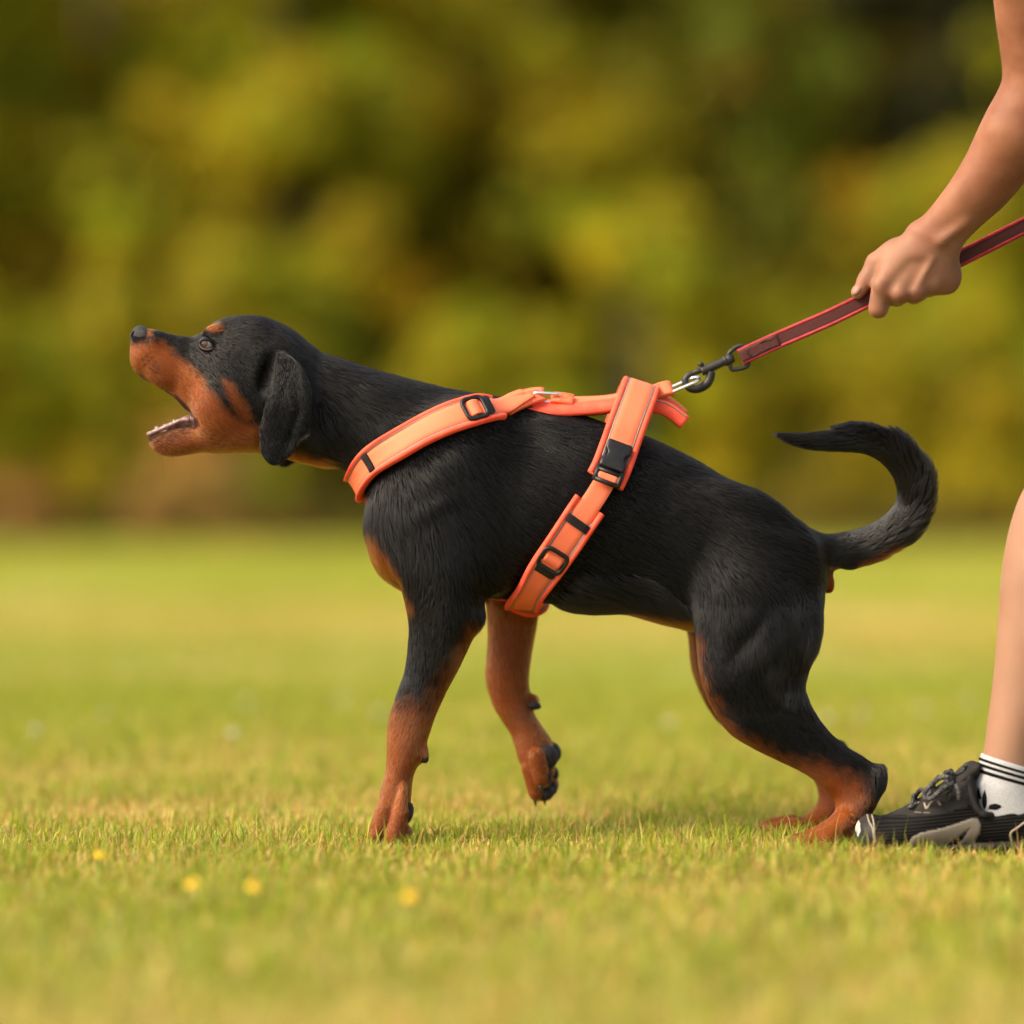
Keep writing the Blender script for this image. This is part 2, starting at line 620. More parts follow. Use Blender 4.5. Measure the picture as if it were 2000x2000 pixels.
def yellow_flower(px, py, label, tilt):
    z = .030
    gx_, gy_ = on_ground(px, py, z)
    e = empty('yellow_flower', (gx_, gy_, 0), label, 'flower', 'yellow flowers in the lawn')
    MB().add(*tube(np.array([[gx_, gy_, -.002], [gx_ + .001, gy_ + .001, z * .6], [gx_, gy_, z]]), .0008, 6)).build('stem', m_stem, e)
    pm = MB()
    cz = np.array([gx_, gy_, z])
    nrm = np.array([math.sin(tilt), -.45, .85]); nrm /= np.linalg.norm(nrm)
    a1 = np.cross(nrm, [0, 1, 0]); a1 /= np.linalg.norm(a1); a2 = np.cross(nrm, a1)
    for ring, (nP, rl, lift) in enumerate(((13, .0064, .0), (10, .0045, .0012))):
        for k in range(nP):
            th = 2 * math.pi * (k + .5 * ring) / nP + RNG.normal(0, .06)
            d = a1 * math.cos(th) + a2 * math.sin(th); s = np.cross(nrm, d)
            v = np.array([cz + nrm * lift + s * .0006, cz + nrm * lift - s * .0006, cz + d * rl * .7 + nrm * (lift + .001) - s * .0013, cz + d * rl * .7 + nrm * (lift + .001) + s * .0013, cz + d * rl + nrm * (lift + .0006)])
            pm.add(v, [[0, 1, 2, 3]], [[3, 2, 4]])
    po = pm.build('petals', m_petal, e); po['kind'] = 'stuff'
    MB().add(*sphere(cz + nrm * .0016, (.0026, .0026, .0018), 10, 6)).build('flower_heart', m_heart, e)


for (px, py), lb_, tl_ in zip(((195, 1671), (375, 1727), (495, 1733), (800, 1753)), ('yellow flower standing alone on the patchy grass far from the puppy', 'yellow flower, farther from the puppy of the close pair in the grass', 'yellow flower, nearer to the puppy of the close pair in the grass', 'yellow flower in the green grass before the fore paw'), (.2, -.2, .1, -.1)):
    yellow_flower(px, py, lb_, tl_)

for px, py in ((70, 1425), (455, 1433), (482, 1372), (670, 1368), (740, 1391), (1308, 1410), (1615, 1403), (1685, 1393), (1803, 1386), (1893, 1369), (205, 1395), (1520, 1372)):
    z = .036
    gx_, gy_ = on_ground(px, py, z)
    e = empty('clover_flower', (gx_, gy_, 0), 'small white clover head in the grass behind the puppy', 'flower', 'white clover heads in the lawn')
    MB().add(*tube(np.array([[gx_, gy_, -.002], [gx_ + .002, gy_, z * .5], [gx_, gy_, z]]), .0009, 6)).build('stem', m_stem, e)
    fm = MB()
    for k in range(34):
        th, cz_ = RNG.uniform(0, 6.28), RNG.uniform(-.6, 1)
        d = np.array([math.sqrt(1 - cz_ ** 2) * math.cos(th), math.sqrt(1 - cz_ ** 2) * math.sin(th), cz_])
        c = np.array([gx_, gy_, z])
        fm.add(*cone_curve(c + d * .002, c + d * .0070, .0014, (0, 0, .001), 5, 3))
    fo = fm.build('florets', m_white, e); fo['kind'] = 'stuff'

# ------------------------------------------------------------------ wood edge
m_leaf = leafy_mat('tree_leaf', 'leaf', .5, .7)
m_bark = noise_color(principled('bark', (.08, .06, .04), .9), (.05, .038, .026), (.12, .092, .065), 14, bump=.8, bump_scale=40)


def make_tree(name, x, y, h, rx, ry, z0, hue, label, cat, group, nclump, nleaf, leaf=.11, clump=(.4, .75), dark=1.0):
    """tree with trunk, limbs and a crown of leaf clumps"""
    e = empty(name, (x, y, 0), label, cat, group)
    rg = np.random.default_rng(int(abs(x * 977 + y * 131)) + 5)
    tr = MB()
    lean = rg.normal(0, .25, 2)
    tp = np.array([[x, y, -.1], [x + lean[0] * .2, y, h * .25], [x + lean[0] * .6, y + lean[1] * .5, h * .55], [x + lean[0], y + lean[1], h * .9]])
    r0 = .035 * h ** .9
    tr.add(*tube(catmull(tp, 4), np.linspace(r0, r0 * .18, 13), 9))
    # crown clump centres in an uneven ellipsoid
    u_ = rg.normal(0, 1, (nclump, 3)); u_ /= np.linalg.norm(u_, axis=1, keepdims=True)
    rad = rg.uniform(.35, 1.0, nclump) ** .6
    lump = .75 + .5 * vnoise(u_ * 1.0 + x, 2.2, 51)
    c = np.stack([x + lean[0] * .5 + u_[:, 0] * rad * rx * lump, y + u_[:, 1] * rad * ry * lump, (z0 + h) / 2 + u_[:, 2] * rad * (h - z0) / 2 * lump], 1)
    c[:, 2] = np.maximum(c[:, 2], .12)
    for k in rg.choice(nclump, min(8, nclump), replace=False):
        zb = min(max(c[k, 2] * .6, h * .12), h * .75)
        b0 = np.array([x + lean[0] * zb / h, y, zb])
        tr.add(*tube(np.array([b0, (b0 + c[k]) / 2 + [0, 0, .1], c[k]]), np.array([r0 * .35, r0 * .22, r0 * .08]), 6))
    tr.build('trunk', m_bark, e)
    cr_ = rg.uniform(clump[0], clump[1], nclump)
    ci = np.repeat(np.arange(nclump), nleaf)
    n = len(ci)
    d = rg.normal(0, 1, (n, 3)); d /= np.linalg.norm(d, axis=1, keepdims=True)
    p = c[ci] + d * (cr_[ci] * rg.uniform(.25, 1, n) ** .5)[:, None] * [1, 1, .8]
    p[:, 2] = np.abs(p[:, 2]) + .01
    nr = d * .8 + rg.normal(0, .6, (n, 3)) + [0, 0, .35]; nr /= np.linalg.norm(nr, axis=1, keepdims=True)
    a = np.cross(nr, rg.normal(0, 1, (n, 3))); a /= np.linalg.norm(a, axis=1, keepdims=True)
    b = np.cross(nr, a)
    sz = (leaf * rg.uniform(.6, 1.3, n))[:, None]
    v = np.stack([p - a * sz, p + b * sz * .55 + nr * sz * .15, p + a * sz, p - b * sz * .55 + nr * sz * .15], 1)
    cc = np.array(hue) * rg.uniform(.72, 1.28, nclump)[ci][:, None] * rg.uniform(.7, 1.25, n)[:, None]
    tint = rg.normal(0, .16, nclump)[ci] + rg.normal(0, .10, n)
    cc[:, 0] *= np.clip(1 + tint, .5, 1.7)
    me = np_mesh('crown', v.reshape(-1, 3), np.arange(n * 4).reshape(n, 4), smooth=False)
    vcol(me, 'leaf', np.repeat(np.clip(cc, .003, .8), 4, 0))
    o = link('crown', me, e, m_leaf)
    return e


OLIVE, LIME, GOLD, SHADED, RUST = (.345, .305, .011), (.36, .325, .012), (.40, .34, .013), (.21, .19, .010), (.36, .23, .065)  # the darkest green paints the shade of the wood's depth into the leaves
rt = np.random.default_rng(3)
back = 'tall dense tree standing deep in the wood, shade painted into its dark leaves'
for i, x in enumerate(np.arange(-21.6, 22, 2.7)):
    make_tree('tree', x + rt.normal(0, .4), 35 + rt.normal(0, .6), 11 + rt.normal(0, .6), 2.6, 2.0, .6, SHADED, back, 'tree', 'dark trees deep in the wood', 100, 75, .20, (.75, 1.15))
mid = [(-9.6, 30.5, 8.5, 2.2, OLIVE), (-6.9, 29.6, 8.8, 1.9, LIME), (-4.4, 30.6, 9.0, 1.9, OLIVE), (-2.2, 29.8, 8.2, 1.7, GOLD), (.2, 31.2, 9.0, 1.8, OLIVE), (2.3, 31.6, 7.6, 1.5, SHADED), (4.9, 30.8, 4.7, 1.5, OLIVE), (7.4, 31, 8.6, 2.0, OLIVE), (10.0, 30, 8.4, 2.1, LIME), (12.8, 30.6, 9, 2.2, OLIVE), (-12.4, 30.4, 9, 2.2, OLIVE), (-5.6, 32.4, 9.8, 1.9, OLIVE), (-6.2, 34, 10.4, 2.1, SHADED), (-8.4, 33.2, 10, 2.0, SHADED), (4.9, 33.2, 9.6, 1.7, SHADED), (1.1, 32.8, 8.2, 1.6, SHADED), (-2.7, 32.6, 10.2, 1.8, OLIVE), (-.6, 33.4, 9.6, 1.8, SHADED)]
for x, y, h, r, hue in mid:
    lab = {LIME: 'tall yellow green tree at the wood edge', OLIVE: 'tall olive green tree at the wood edge', GOLD: 'tall tree turning golden yellow at the wood edge', SHADED: 'tall tree between the olive trees, leaves coloured dark as a shaded gap'}[hue]
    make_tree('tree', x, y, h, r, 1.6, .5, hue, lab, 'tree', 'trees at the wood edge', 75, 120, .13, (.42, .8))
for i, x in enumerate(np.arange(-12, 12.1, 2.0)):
    make_tree('bush', x + rt.normal(0, .3), 33 + rt.normal(0, .2), 2.4, 1.5, .9, -1.2, SHADED, 'undergrowth bush between the trunks, shade painted into its dark leaves', 'bush', 'undergrowth in the wood', 40, 75, .15, (.35, .6))
low = [(-8.4, 27.6, 2.6, 1.5, OLIVE), (-6.0, 27.4, 3.0, 1.4, LIME), (-4.4, 27.8, 3.6, 1.2, OLIVE), (-2.9, 27.5, 3.2, 1.2, OLIVE), (-.6, 27.8, 2.5, 1.3, OLIVE), (1.3, 27.6, 4.0, 1.1, LIME), (3.2, 27.9, 2.7, 1.2, OLIVE), (4.9, 27.7, 2.9, 1.2, LIME), (6.9, 27.6, 3.0, 1.4, OLIVE)]
for x, y, h, r, hue in low:
    lab = 'yellow green bush in front of the trees' if hue == LIME else 'olive green bush in front of the trees'
    make_tree('bush', x, y, h, r, .9, -1.4, hue, lab, 'bush', 'bushes before the trees', 42, 120, .10, (.3, .6))
make_tree('tree', 5.7, 31.6, 9.8, 1.3, 1.1, 3.6, (.030, .032, .005), 'tree crown painted near black as the shadow gap behind the low olive tree', 'tree', None, 60, 120, .12, (.4, .7))  # near-black leaf colour stands in for a deep shadow gap in the foliage
make_tree('bush', -3.2, 26.7, 1.1, 1.2, .5, -.8, RUST, 'low tan brown dry bush at the edge of the lawn', 'bush', None, 30, 110, .08, (.22, .4))
make_tree('bush', -5.2, 26.7, .9, 1.0, .4, -.7, RUST, 'small tan weed clump beside the dry brown bush', 'bush', None, 22, 110, .08, (.2, .35))

# ------------------------------------------------------------------ dog: one body surface
YF, YH = -0.062, -0.068     # near fore and hind leg depth
dog = empty('dog', (0.1, 0, 0), 'black and tan puppy barking with mouth wide open, straining forward in an orange harness', 'dog')

F = Field(P(225, 560, 0) * [1, 0, 0] + np.array([0, -0.14, -0.02]), P(1850, 560, 0) * [1, 0, 1] + np.array([0, 0.14, 0.01]), 0.0020, band=20)
u = S

torso = [  # top, bottom, half width, depth, bias(+ = wider on top)
    (520, 650, 480, 860, 60, 0), (560, 652, 520, 880, 70, 0), (603, 678, 560, 895, 76, 0), (660, 698, 612, 910, 80, 0), (730, 721, 684, 925, 88, 0, -.05),
    (808, 742, 718, 984, 102, 0, -.12), (873, 758, 724, 1047, 116, 0, -.2), (950, 771, 742, 1112, 126, 0, -.25), (1010, 780, 815, 1160, 134, 0, -.22),
    (1060, 789, 925, 1168, 138, 0, -.15), (1125, 807, 1035, 1178, 140, 0, -.05), (1182, 826, 1115, 1184, 138, 0, 0), (1263, 853, 1205, 1188, 130, 0, 0.05),
    (1348, 892, 1285, 1206, 116, 0, .08), (1400, 924, 1352, 1222, 106, 0, .1), (1478, 976, 1435, 1218, 98, 0, .1), (1535, 1016, 1520, 1195, 84, 0, .1),
    (1585, 1045, 1590, 1160, 58, 0, 0), (1605, 1070, 1605, 1140, 30, 0, 0)]
v, q, t = station_loft(torso, m=64)
F.mesh(v, q, t)

head = [
    (257, 656, 253, 694, 17, 0), (268, 642, 257, 718, 26, 0), (303, 642, 280, 744, 33, 0), (329, 650, 306, 763, 37, 0), (355, 655, 338, 783, 41, 0),
    (375, 656, 368, 812, 47, 0, -.1), (398, 646, 402, 840, 57, 0, -.1), (425, 625, 440, 858, 68, 0, -.05), (468, 615, 480, 870, 76, 0), (520, 619, 520, 878, 80, 0),
    (570, 646, 555, 882, 78, 0), (605, 680, 585, 887, 66, 0)]
v, q, t = station_loft(head, m=48, e=0.95)
F.mesh(v, q, t, k=30 * u)
jaw = [(289, 851, 291, 868, 15, 0), (300, 845, 304, 884, 25, 0), (325, 833, 330, 893, 30, 0), (350, 826, 365, 890, 35, 0), (377, 826, 395, 885, 40, 0),
       (412, 806, 425, 887, 50, 0), (450, 795, 470, 885, 58, 0), (490, 780, 510, 884, 58, 0)]
v, q, t = station_loft(jaw, m=40, e=0.85)
F.mesh(v, q, t, k=14 * u)

# shoulder, breast and haunch muscles on both sides
for s in (-1, 1):
    y = lambda a: s * a
    F.ell(P(880, 930, s * .050), (.045, .026, .080), rot=R(-20), k=70 * u)
    F.ell(P(805, 1030, s * .044), (.034, .026, .050), rot=R(24), k=60 * u)
    F.ell(P(930, 1075, s * .056), (.038, .022, .050), rot=R(14), k=50 * u)
    F.ell(P(772, 1065, s * .026), (.018, .022, .040), rot=R(22), k=50 * u)
    F.ell(P(1440, 1090, s * .042), (.070, .026, .075), rot=R(30), k=70 * u)
    F.ell(P(1545, 1150, s * .038), (.032, .026, .060), rot=R(0), k=50 * u)
    F.ell(P(430, 795, s * .026), (.024, .014, .032), rot=R(-40), k=30 * u)   # cheek
    F.ell(P(414, 648, s * .020), (.011, .007, .007), rot=R(25), k=16 * u)    # brow
    F.ell(P(290, 690, s * .012), (.014, .010, .020), rot=R(-35), k=12 * u)   # flews
    F.ell(P(316, 722, s * .016), (.020, .008, .017), rot=R(-38), k=12 * u)

# fore legs: front edge, back edge, half width, depth
fore = [(800, 880, 950, 905, 38, YF + .012), (765, 1000, 962, 1020, 48, YF + .006), (766, 1090, 958, 1100, 52, YF), (783, 1150, 944, 1165, 50, YF), (796, 1209, 940, 1214, 44, YF),
        (796, 1259, 919, 1259, 38, YF), (789, 1310, 898, 1303, 34, YF), (776, 1349, 874, 1349, 31, YF), (759, 1401, 851, 1401, 30, YF), (755, 1440, 836, 1445, 31, YF),
        (754, 1473, 826, 1480, 32, YF), (751, 1512, 810, 1512, 32, YF), (742, 1543, 805, 1545, 33, YF), (741, 1574, 802, 1580, 35, YF), (742, 1605, 795, 1608, 30, YF),
        (752, 1630, 788, 1630, 22, YF)]
v, q, t = station_loft(fore, m=40)
F.mesh(v, q, t, k=26 * u)
F.ell(P(925, 1200, YF), (.012, .012, .016), k=14 * u)                      # elbow
F.ell(P(827, 1472, YF - .003), (.0055, .009, .011), k=10 * u)              # carpal bump
for dy, x0, y0, x1, y1 in ((-.024, 782, 1590, 768, 1636), (-.009, 754, 1574, 737, 1632), (.007, 752, 1576, 737, 1632), (.022, 772, 1592, 758, 1638)):
    F.cone(P(x0, y0, YF + dy), P(x1, y1, YF + dy * 1.15), .0100, .0108, k=1.5 * u)
    F.cone(P(x0 + 6, y0 - 56, YF + dy * .65), P(x0, y0, YF + dy), .0050, .0088, k=3 * u)
F.ell(P(776, 1624, YF + .004), (.016, .020, .011), k=6 * u)
F.cone(P(757, 1560, YF - .033), P(748, 1636, YF - .036), .0026, .0034, k=2 * u, op='sub')

YFF = 0.060
fore2 = [(850, 960, 1010, 960, 44, YFF - .01), (905, 1060, 1050, 1060, 50, YFF - .005), (938, 1140, 1062, 1150, 48, YFF), (946, 1168, 1056, 1189, 44, YFF), (952, 1228, 1047, 1235, 38, YFF),
         (950, 1279, 1039, 1279, 34, YFF), (947, 1316, 1034, 1326, 32, YFF), (951, 1342, 1036, 1352, 32, YFF), (962, 1378, 1040, 1378, 32, YFF), (980, 1409, 1046, 1396, 32, YFF - .001),
         (996, 1434, 1064, 1424, 33, YFF - .003), (1004, 1457, 1080, 1450, 36, YFF - .005), (1011, 1483, 1086, 1482, 38, YFF - .006), (1024, 1508, 1084, 1512, 36, YFF - .006), (1040, 1530, 1074, 1536, 24, YFF - .006)]
v, q, t = station_loft(fore2, m=40)
F.mesh(v, q, t, k=20 * u)
for dy, x0, y0, x1, y1 in ((-.024, 1050, 1478, 1058, 1522), (-.008, 1036, 1500, 1048, 1548), (.008, 1046, 1506, 1066, 1546), (.020, 1060, 1492, 1076, 1532)):
    F.cone(P(x0, y0, YFF - .006 + dy), P(x1, y1, YFF - .006 + dy), .0106, .0098, k=4 * u)
F.ell(P(1041, 1370, YFF), (.007, .009, .009), k=10 * u)

# hind legs
hind = [(1395, 1010, 1570, 1062, 50, YH + .025), (1362, 1110, 1592, 1125, 60, YH + .012), (1354, 1195, 1604, 1196, 62, YH + .006), (1360, 1262, 1600, 1252, 56, YH + .002), (1366, 1318, 1580, 1305, 50, YH),
        (1386, 1376, 1573, 1345, 43, YH), (1420, 1428, 1590, 1385, 37, YH), (1468, 1461, 1618, 1425, 31, YH), (1520, 1487, 1652, 1456, 26, YH), (1570, 1512, 1688, 1478, 23, YH),
        (1606, 1538, 1722, 1503, 23, YH), (1626, 1562, 1733, 1531, 25, YH), (1630, 1590, 1718, 1562, 27, YH - .002), (1622, 1612, 1702, 1596, 29, YH - .003), (1604, 1630, 1688, 1630, 32, YH - .004), (1588, 1645, 1672, 1650, 30, YH - .004)]
thigh_far = [r for r in hind[:9]]
v, q, t = station_loft(hind, m=40)
F.mesh(v, q, t, k=26 * u)
F.ell(P(1712, 1515, YH), (.010, .009, .014), rot=R(-30), k=12 * u)
YP = YH - .004
for dy, x0, y0, x1, y1 in ((-.021, 1618, 1636, 1572, 1650), (-.007, 1612, 1628, 1558, 1646), (.007, 1612, 1628, 1558, 1646), (.020, 1618, 1634, 1572, 1648)):
    F.cone(P(x0, y0, YP + dy), P(x1, y1, YP + dy), .0108, .0104, k=2 * u)
    F.cone(P(x0 + 36, y0 - 34, YP + dy * .7), P(x0, y0, YP + dy), .0095, .0112, k=8 * u)
F.ell(P(1640, 1640, YP), (.024, .022, .014), k=12 * u)
v, q, t = station_loft(thigh_far + [(1560, 1505, 1680, 1472, 24, YH)], m=40, flip=True)
F.mesh(v, q, t, k=26 * u)
yq = -YH
hind2 = [(1530, 1480, 1640, 1450, 25, yq), (1580, 1515, 1688, 1480, 23, yq), (1596, 1545, 1694, 1516, 24, yq), (1592, 1572, 1680, 1560, 26, yq), (1566, 1594, 1640, 1606, 29, yq), (1530, 1602, 1590, 1628, 32, yq), (1508, 1607, 1545, 1634, 30, yq)]
v, q, t = station_loft(hind2, m=40)
F.mesh(v, q, t, k=16 * u)
for dy, x0, y0, x1, y1 in ((-.020, 1555, 1616, 1512, 1624), (-.007, 1548, 1608, 1502, 1616), (.008, 1548, 1608, 1504, 1616), (.020, 1555, 1614, 1514, 1622)):
    F.cone(P(x0, y0, yq + dy), P(x1, y1, yq + dy), .0108, .0104, k=2 * u)

# tail
tail = [(1530, 1075, 58, 0), (1590, 1084, 44, 0), (1645, 1074, 34, 0), (1698, 1056, 30, -.004), (1742, 1030, 28, -.008), (1770, 995, 26, -.01), (1777, 957, 26, -.012), (1764, 917, 26, -.012),
        (1735, 883, 26, -.012), (1690, 862, 26, -.012), (1630, 861, 22, -.012), (1580, 861, 18, -.012), (1545, 857, 13, -.012), (1514, 847, 6, -.012)]
v, q, t = station_loft(tube_stations(tail, .95), m=28)
F.mesh(v, q, t, k=24 * u)
F.ell(P(1611, 1130, 0), (.010, .014, .018), rot=R(20), k=10 * u)

# mouth hollow between palate and tongue bed
cav = [(280, 742, 276, 758, 7, 0), (302, 750, 300, 775, 16, 0), (340, 776, 334, 808, 23, 0), (362, 800, 356, 830, 26, 0), (384, 812, 376, 836, 22, 0), (402, 822, 394, 838, 14, 0)]
v, q, t = station_loft(cav, m=28)
F.mesh(v, q, t, k=4 * u, op='sub')
cav2 = [(300, 836, 300, 850, 13, 0), (325, 820, 328, 846, 19, 0), (350, 806, 352, 842, 23, 0), (380, 800, 385, 842, 25, 0)]
v, q, t = station_loft(cav2, m=28)
F.mesh(v, q, t, k=4 * u, op='sub')

# ears: thin hanging flaps
ear = [(540, 684, 568, 692, 9, -.042), (535, 704, 582, 704, 9, -.049), (531, 730, 598, 726, 8, -.055), (525, 755, 609, 756, 7.5, -.060), (513, 782, 617, 790, 6.5, -.063), (503, 808, 618, 822, 6, -.063),
       (498, 834, 608, 843, 6, -.062), (497, 860, 592, 860, 6, -.061), (503, 886, 578, 886, 6, -.061), (517, 905, 560, 901, 5.5, -.061), (532, 913, 545, 911, 4.5, -.061)]
for fl in (False, True):
    s = 1 if fl else -1
    F.ell(P(522, 722, s * .046), (.009, .010, .026), rot=R(-16), k=8 * u, op='sub')     # ear opening
    st = [(a[0] * (.985 if fl else 1) + (8 if fl else 0),) + tuple(a[1:]) for a in ear]
    v, q, t = station_loft(st, m=40, e=.8, flip=fl)
    F.mesh(v, q, t, k=4 * u)

# eye sockets
for s in (-1, 1):
    F.ell(P(404, 672, s * .033), (.0078, .007, .0055), rot=R(-12), k=5 * u, op='sub')
# nostril and lip crease near the nose
F.blur(1)
BV, BQ = F.extract(-0.0008)
BV, BQ = keep_largest(BV, BQ)
BN = vnormals(BV, BQ)
# muscle relief: hollows and swells along short lines, the same on both sides
fold = BV.copy(); fold[:, 1] = -np.abs(fold[:, 1])
fp = to_px(fold)
side = np.clip((np.abs(BN[:, 1]) - .15) / .4, 0, 1)
disp = np.zeros(len(BV))
for cx, cy, dx, dy, sl, ss, amp in ((1462, 1245, -.6, .8, 62, 16, -4.5), (1556, 1322, -.5, .85, 48, 14, -3.5), (985, 1030, .2, 1, 75, 26, -5), (908, 1010, .5, .85, 60, 18, -3), (850, 985, .9, -.4, 50, 16, 3), (775, 960, .4, .9, 60, 18, -3),
                                    (1650, 1452, .8, .6, 60, 9, -3), (1388, 1180, .1, 1, 70, 16, -4.5), (1330, 1130, .5, .8, 50, 24, -4), (620, 800, .3, 1, 60, 16, -2.5), (470, 705, 1, .5, 30, 14, -1.5), 
                                    (860, 1235, .1, 1, 40, 20, 2), (1500, 1270, -.6, .8, 60, 20, 2.5), (1420, 1330, .6, .8, 50, 16, 2), (945, 1130, .1, 1, 50, 14, -4), (840, 900, .7, -.6, 60, 14, -2), (340, 700, .7, .7, 30, 9, -1.2), (395, 735, .7, .75, 40, 9, -1.2)):
    dn = math.hypot(dx, dy)
    a = ((fp[:, 0] - cx) * dx + (fp[:, 1] - cy) * dy) / dn
    b = (-(fp[:, 0] - cx) * dy + (fp[:, 1] - cy) * dx) / dn
    disp += amp * .00062 * np.exp(-(a / sl) ** 2 - (b / ss) ** 2)
earz = (np.abs(BV[:, 1]) > .052) & (fp[:, 0] < 640) & (fp[:, 1] < 925)
disp *= side * ~earz
# the ear flap is not flat: a long crease behind its middle and a cupped front edge
crease = np.exp(-((fp[:, 0] - np.interp(fp[:, 1], [720, 800, 890], [572, 584, 556])) / 9) ** 2) * np.clip((fp[:, 1] - 715) / 40, 0, 1) * np.clip((900 - fp[:, 1]) / 40, 0, 1)
cup = np.exp(-((fp[:, 0] - np.interp(fp[:, 1], [720, 800, 890], [545, 530, 528])) / 14) ** 2)
BV[:, 1] += np.where(earz, np.sign(BV[:, 1]) * (-.0018 * crease + .0014 * cup), 0)
BV = (BV + BN * disp[:, None]).astype(np.float32)
BN = vnormals(BV, BQ)
del F
print('dog verts', len(BV))

# ------------------------------------------------------------------ coat markings (real coat colour, mirrored on both sides)
def in_poly(p, poly):
    """signed distance (units, + inside) of points p to polygon"""
    poly = np.asarray(poly, float)
    d = np.full(len(p), 1e9)
    ins = np.zeros(len(p), bool)
    for a, b in zip(poly, np.roll(poly, -1, 0)):
        e = b - a
        t = np.clip(((p - a) @ e) / (e @ e), 0, 1)
        d = np.minimum(d, np.linalg.norm(p - a - t[:, None] * e, axis=1))
        c = ((a[1] > p[:, 1]) != (b[1] > p[:, 1])) & (p[:, 0] < (b[0] - a[0]) * (p[:, 1] - a[1]) / (b[1] - a[1] + 1e-9) + a[0])
        ins ^= c
    return np.where(ins, d, -d)


def soft(d, w):
    return np.clip(d / w * 0.5 + 0.5, 0, 1)


def markings(pos, nrm):
    """tan weight and bare-lip weight for surface points"""
    pp = to_px(pos)
    m = pos.copy(); m[:, 1] = -np.abs(m[:, 1])
    pm = to_px(m)                     # both sides folded onto the near side
    j = (vnoise(pos, 160, 1) - .5) * 14 + (vnoise(pos, 520, 2) - .5) * 10
    y = pos[:, 1]
    w = np.zeros(len(pos))
    def add(x): np.maximum(w, x, out=w)
    muz = [(240, 672), (288, 672), (304, 668), (320, 668), (338, 690), (366, 712), (388, 736), (412, 766), (437, 794), (456, 815), (482, 828), (505, 832), (520, 860), (520, 900), (270, 900), (230, 760)]
    add(soft(in_poly(pm, muz) + j * .6, 9))
    add(soft(in_poly(pm, [(286, 632), (302, 636), (296, 652), (286, 656)]) + j * .3, 5) * .7)
    add(soft(in_poly(pm, [(436, 742), (452, 748), (468, 775), (482, 800), (490, 815), (476, 818), (460, 800), (446, 775)]) + j * .6, 9) * .95)
    e = (pm - [418, 640]) / [14.5, 8.5]
    add(soft((1 - np.linalg.norm(e, axis=1)) * 10 + j * .15, 5) * (np.abs(y) > .012))
    w[(np.abs(y) > .052) & (pm[:, 0] > 494) & (pm[:, 0] < 640) & (pm[:, 1] < 925)] = 0      # ears stay black
    # throat
    th = in_poly(pm, [(420, 830), (520, 850), (560, 878), (640, 905), (640, 935), (420, 930)])
    add(soft(th + j, 10) * soft(-nrm[:, 2] - .45, .3) * (np.abs(y) < .052))
    # breast
    add(soft(in_poly(pm, [(690, 1020), (722, 1050), (748, 1085), (770, 1120), (785, 1160), (800, 1190), (700, 1190)]) + j, 12) * (np.abs(y) > .006) * (nrm[:, 0] < .2))
    # near fore leg, outer side
    legf = in_poly(pp, [(700, 1420), (752, 1398), (790, 1384), (822, 1372), (858, 1340), (900, 1276), (930, 1232), (950, 1236), (960, 1350), (860, 1500), (860, 1700), (680, 1700)])
    strip = in_poly(pp, [(820, 1418), (836, 1395), (915, 1262), (927, 1235), (960, 1240), (880, 1400), (850, 1470), (822, 1470)])
    low = in_poly(pp, [(690, 1412), (752, 1396), (800, 1386), (835, 1388), (860, 1400), (860, 1700), (680, 1700)])
    near = (y < -.02) & (pp[:, 0] < 965)
    add(soft(np.maximum(low, strip) + j * 1.8, 34) * near)
    inner = near & (y > YF + .004) & (pp[:, 1] > 1205)
    add(soft(legf + 30 + j, 12) * inner)
    # far fore leg (its inner side faces the viewer)
    fl = in_poly(pp, [(925, 1165), (1075, 1165), (1075, 1400), (1110, 1420), (1110, 1600), (980, 1600), (920, 1350)])
    add(soft(fl + j, 10) * (y > .018))
    # hind legs
    hl = [(1366, 1318), (1374, 1345), (1402, 1395), (1440, 1440), (1500, 1470), (1548, 1488), (1600, 1492), (1648, 1512), (1686, 1530), (1690, 1556), (1682, 1580), (1676, 1620), (1680, 1690), (1480, 1690), (1560, 1600),
          (1600, 1560), (1560, 1530), (1400, 1450), (1340, 1330), (1340, 1250), (1356, 1250)]
    add(soft(in_poly(pp, hl) + j * 1.5, 22) * (y < -.01))
    fh = in_poly(pp, [(1335, 1232), (1362, 1232), (1380, 1380), (1480, 1470), (1640, 1500), (1720, 1540), (1680, 1690), (1450, 1690), (1450, 1590), (1540, 1560), (1400, 1450), (1330, 1330)])
    add(soft(fh + j, 13) * (y > .01))
    add(soft(in_poly(pp, [(1345, 1225), (1700, 1300), (1720, 1690), (1450, 1690), (1340, 1300)]) + j, 12) * ((np.abs(y) < .05) & (y < 0) & (pp[:, 1] > 1240) & (nrm[:, 1] > .3)))
    # belly, below the tail root
    add(soft(in_poly(pp, [(1200, 1190), (1360, 1205), (1370, 1240), (1250, 1240)]) + j * .6, 10) * soft(-nrm[:, 2] - .5, .3))
    add(soft(in_poly(pp, [(1585, 1112), (1640, 1118), (1640, 1140), (1612, 1185), (1592, 1190)]) + j * .4, 8) * (np.abs(y) < .022))
    add(soft(in_poly(pp, [(1660, 1094), (1725, 1072), (1730, 1090), (1660, 1112)]) + j * .5, 8) * soft(-nrm[:, 2] - .75, .15) * .6)
    # dark mottled chin and lower lip
    chin = soft(in_poly(pm, [(280, 840), (300, 846), (350, 826), (385, 822), (370, 848), (330, 868), (300, 876), (288, 866)]) + j * 1.2, 12)
    w = w * (1 - .62 * chin * (.4 + .6 * (vnoise(pos, 700, 12) > .4)))
    # whisker pores
    for sx, sy in ((287, 695), (296, 699), (303, 707), (290, 706), (298, 713), (306, 718), (293, 719), (300, 725), (283, 712), (307, 727), (279, 702)):
        w = w * (1 - .85 * soft(2.6 - np.linalg.norm(pm - [sx, sy], axis=1), 2.0))
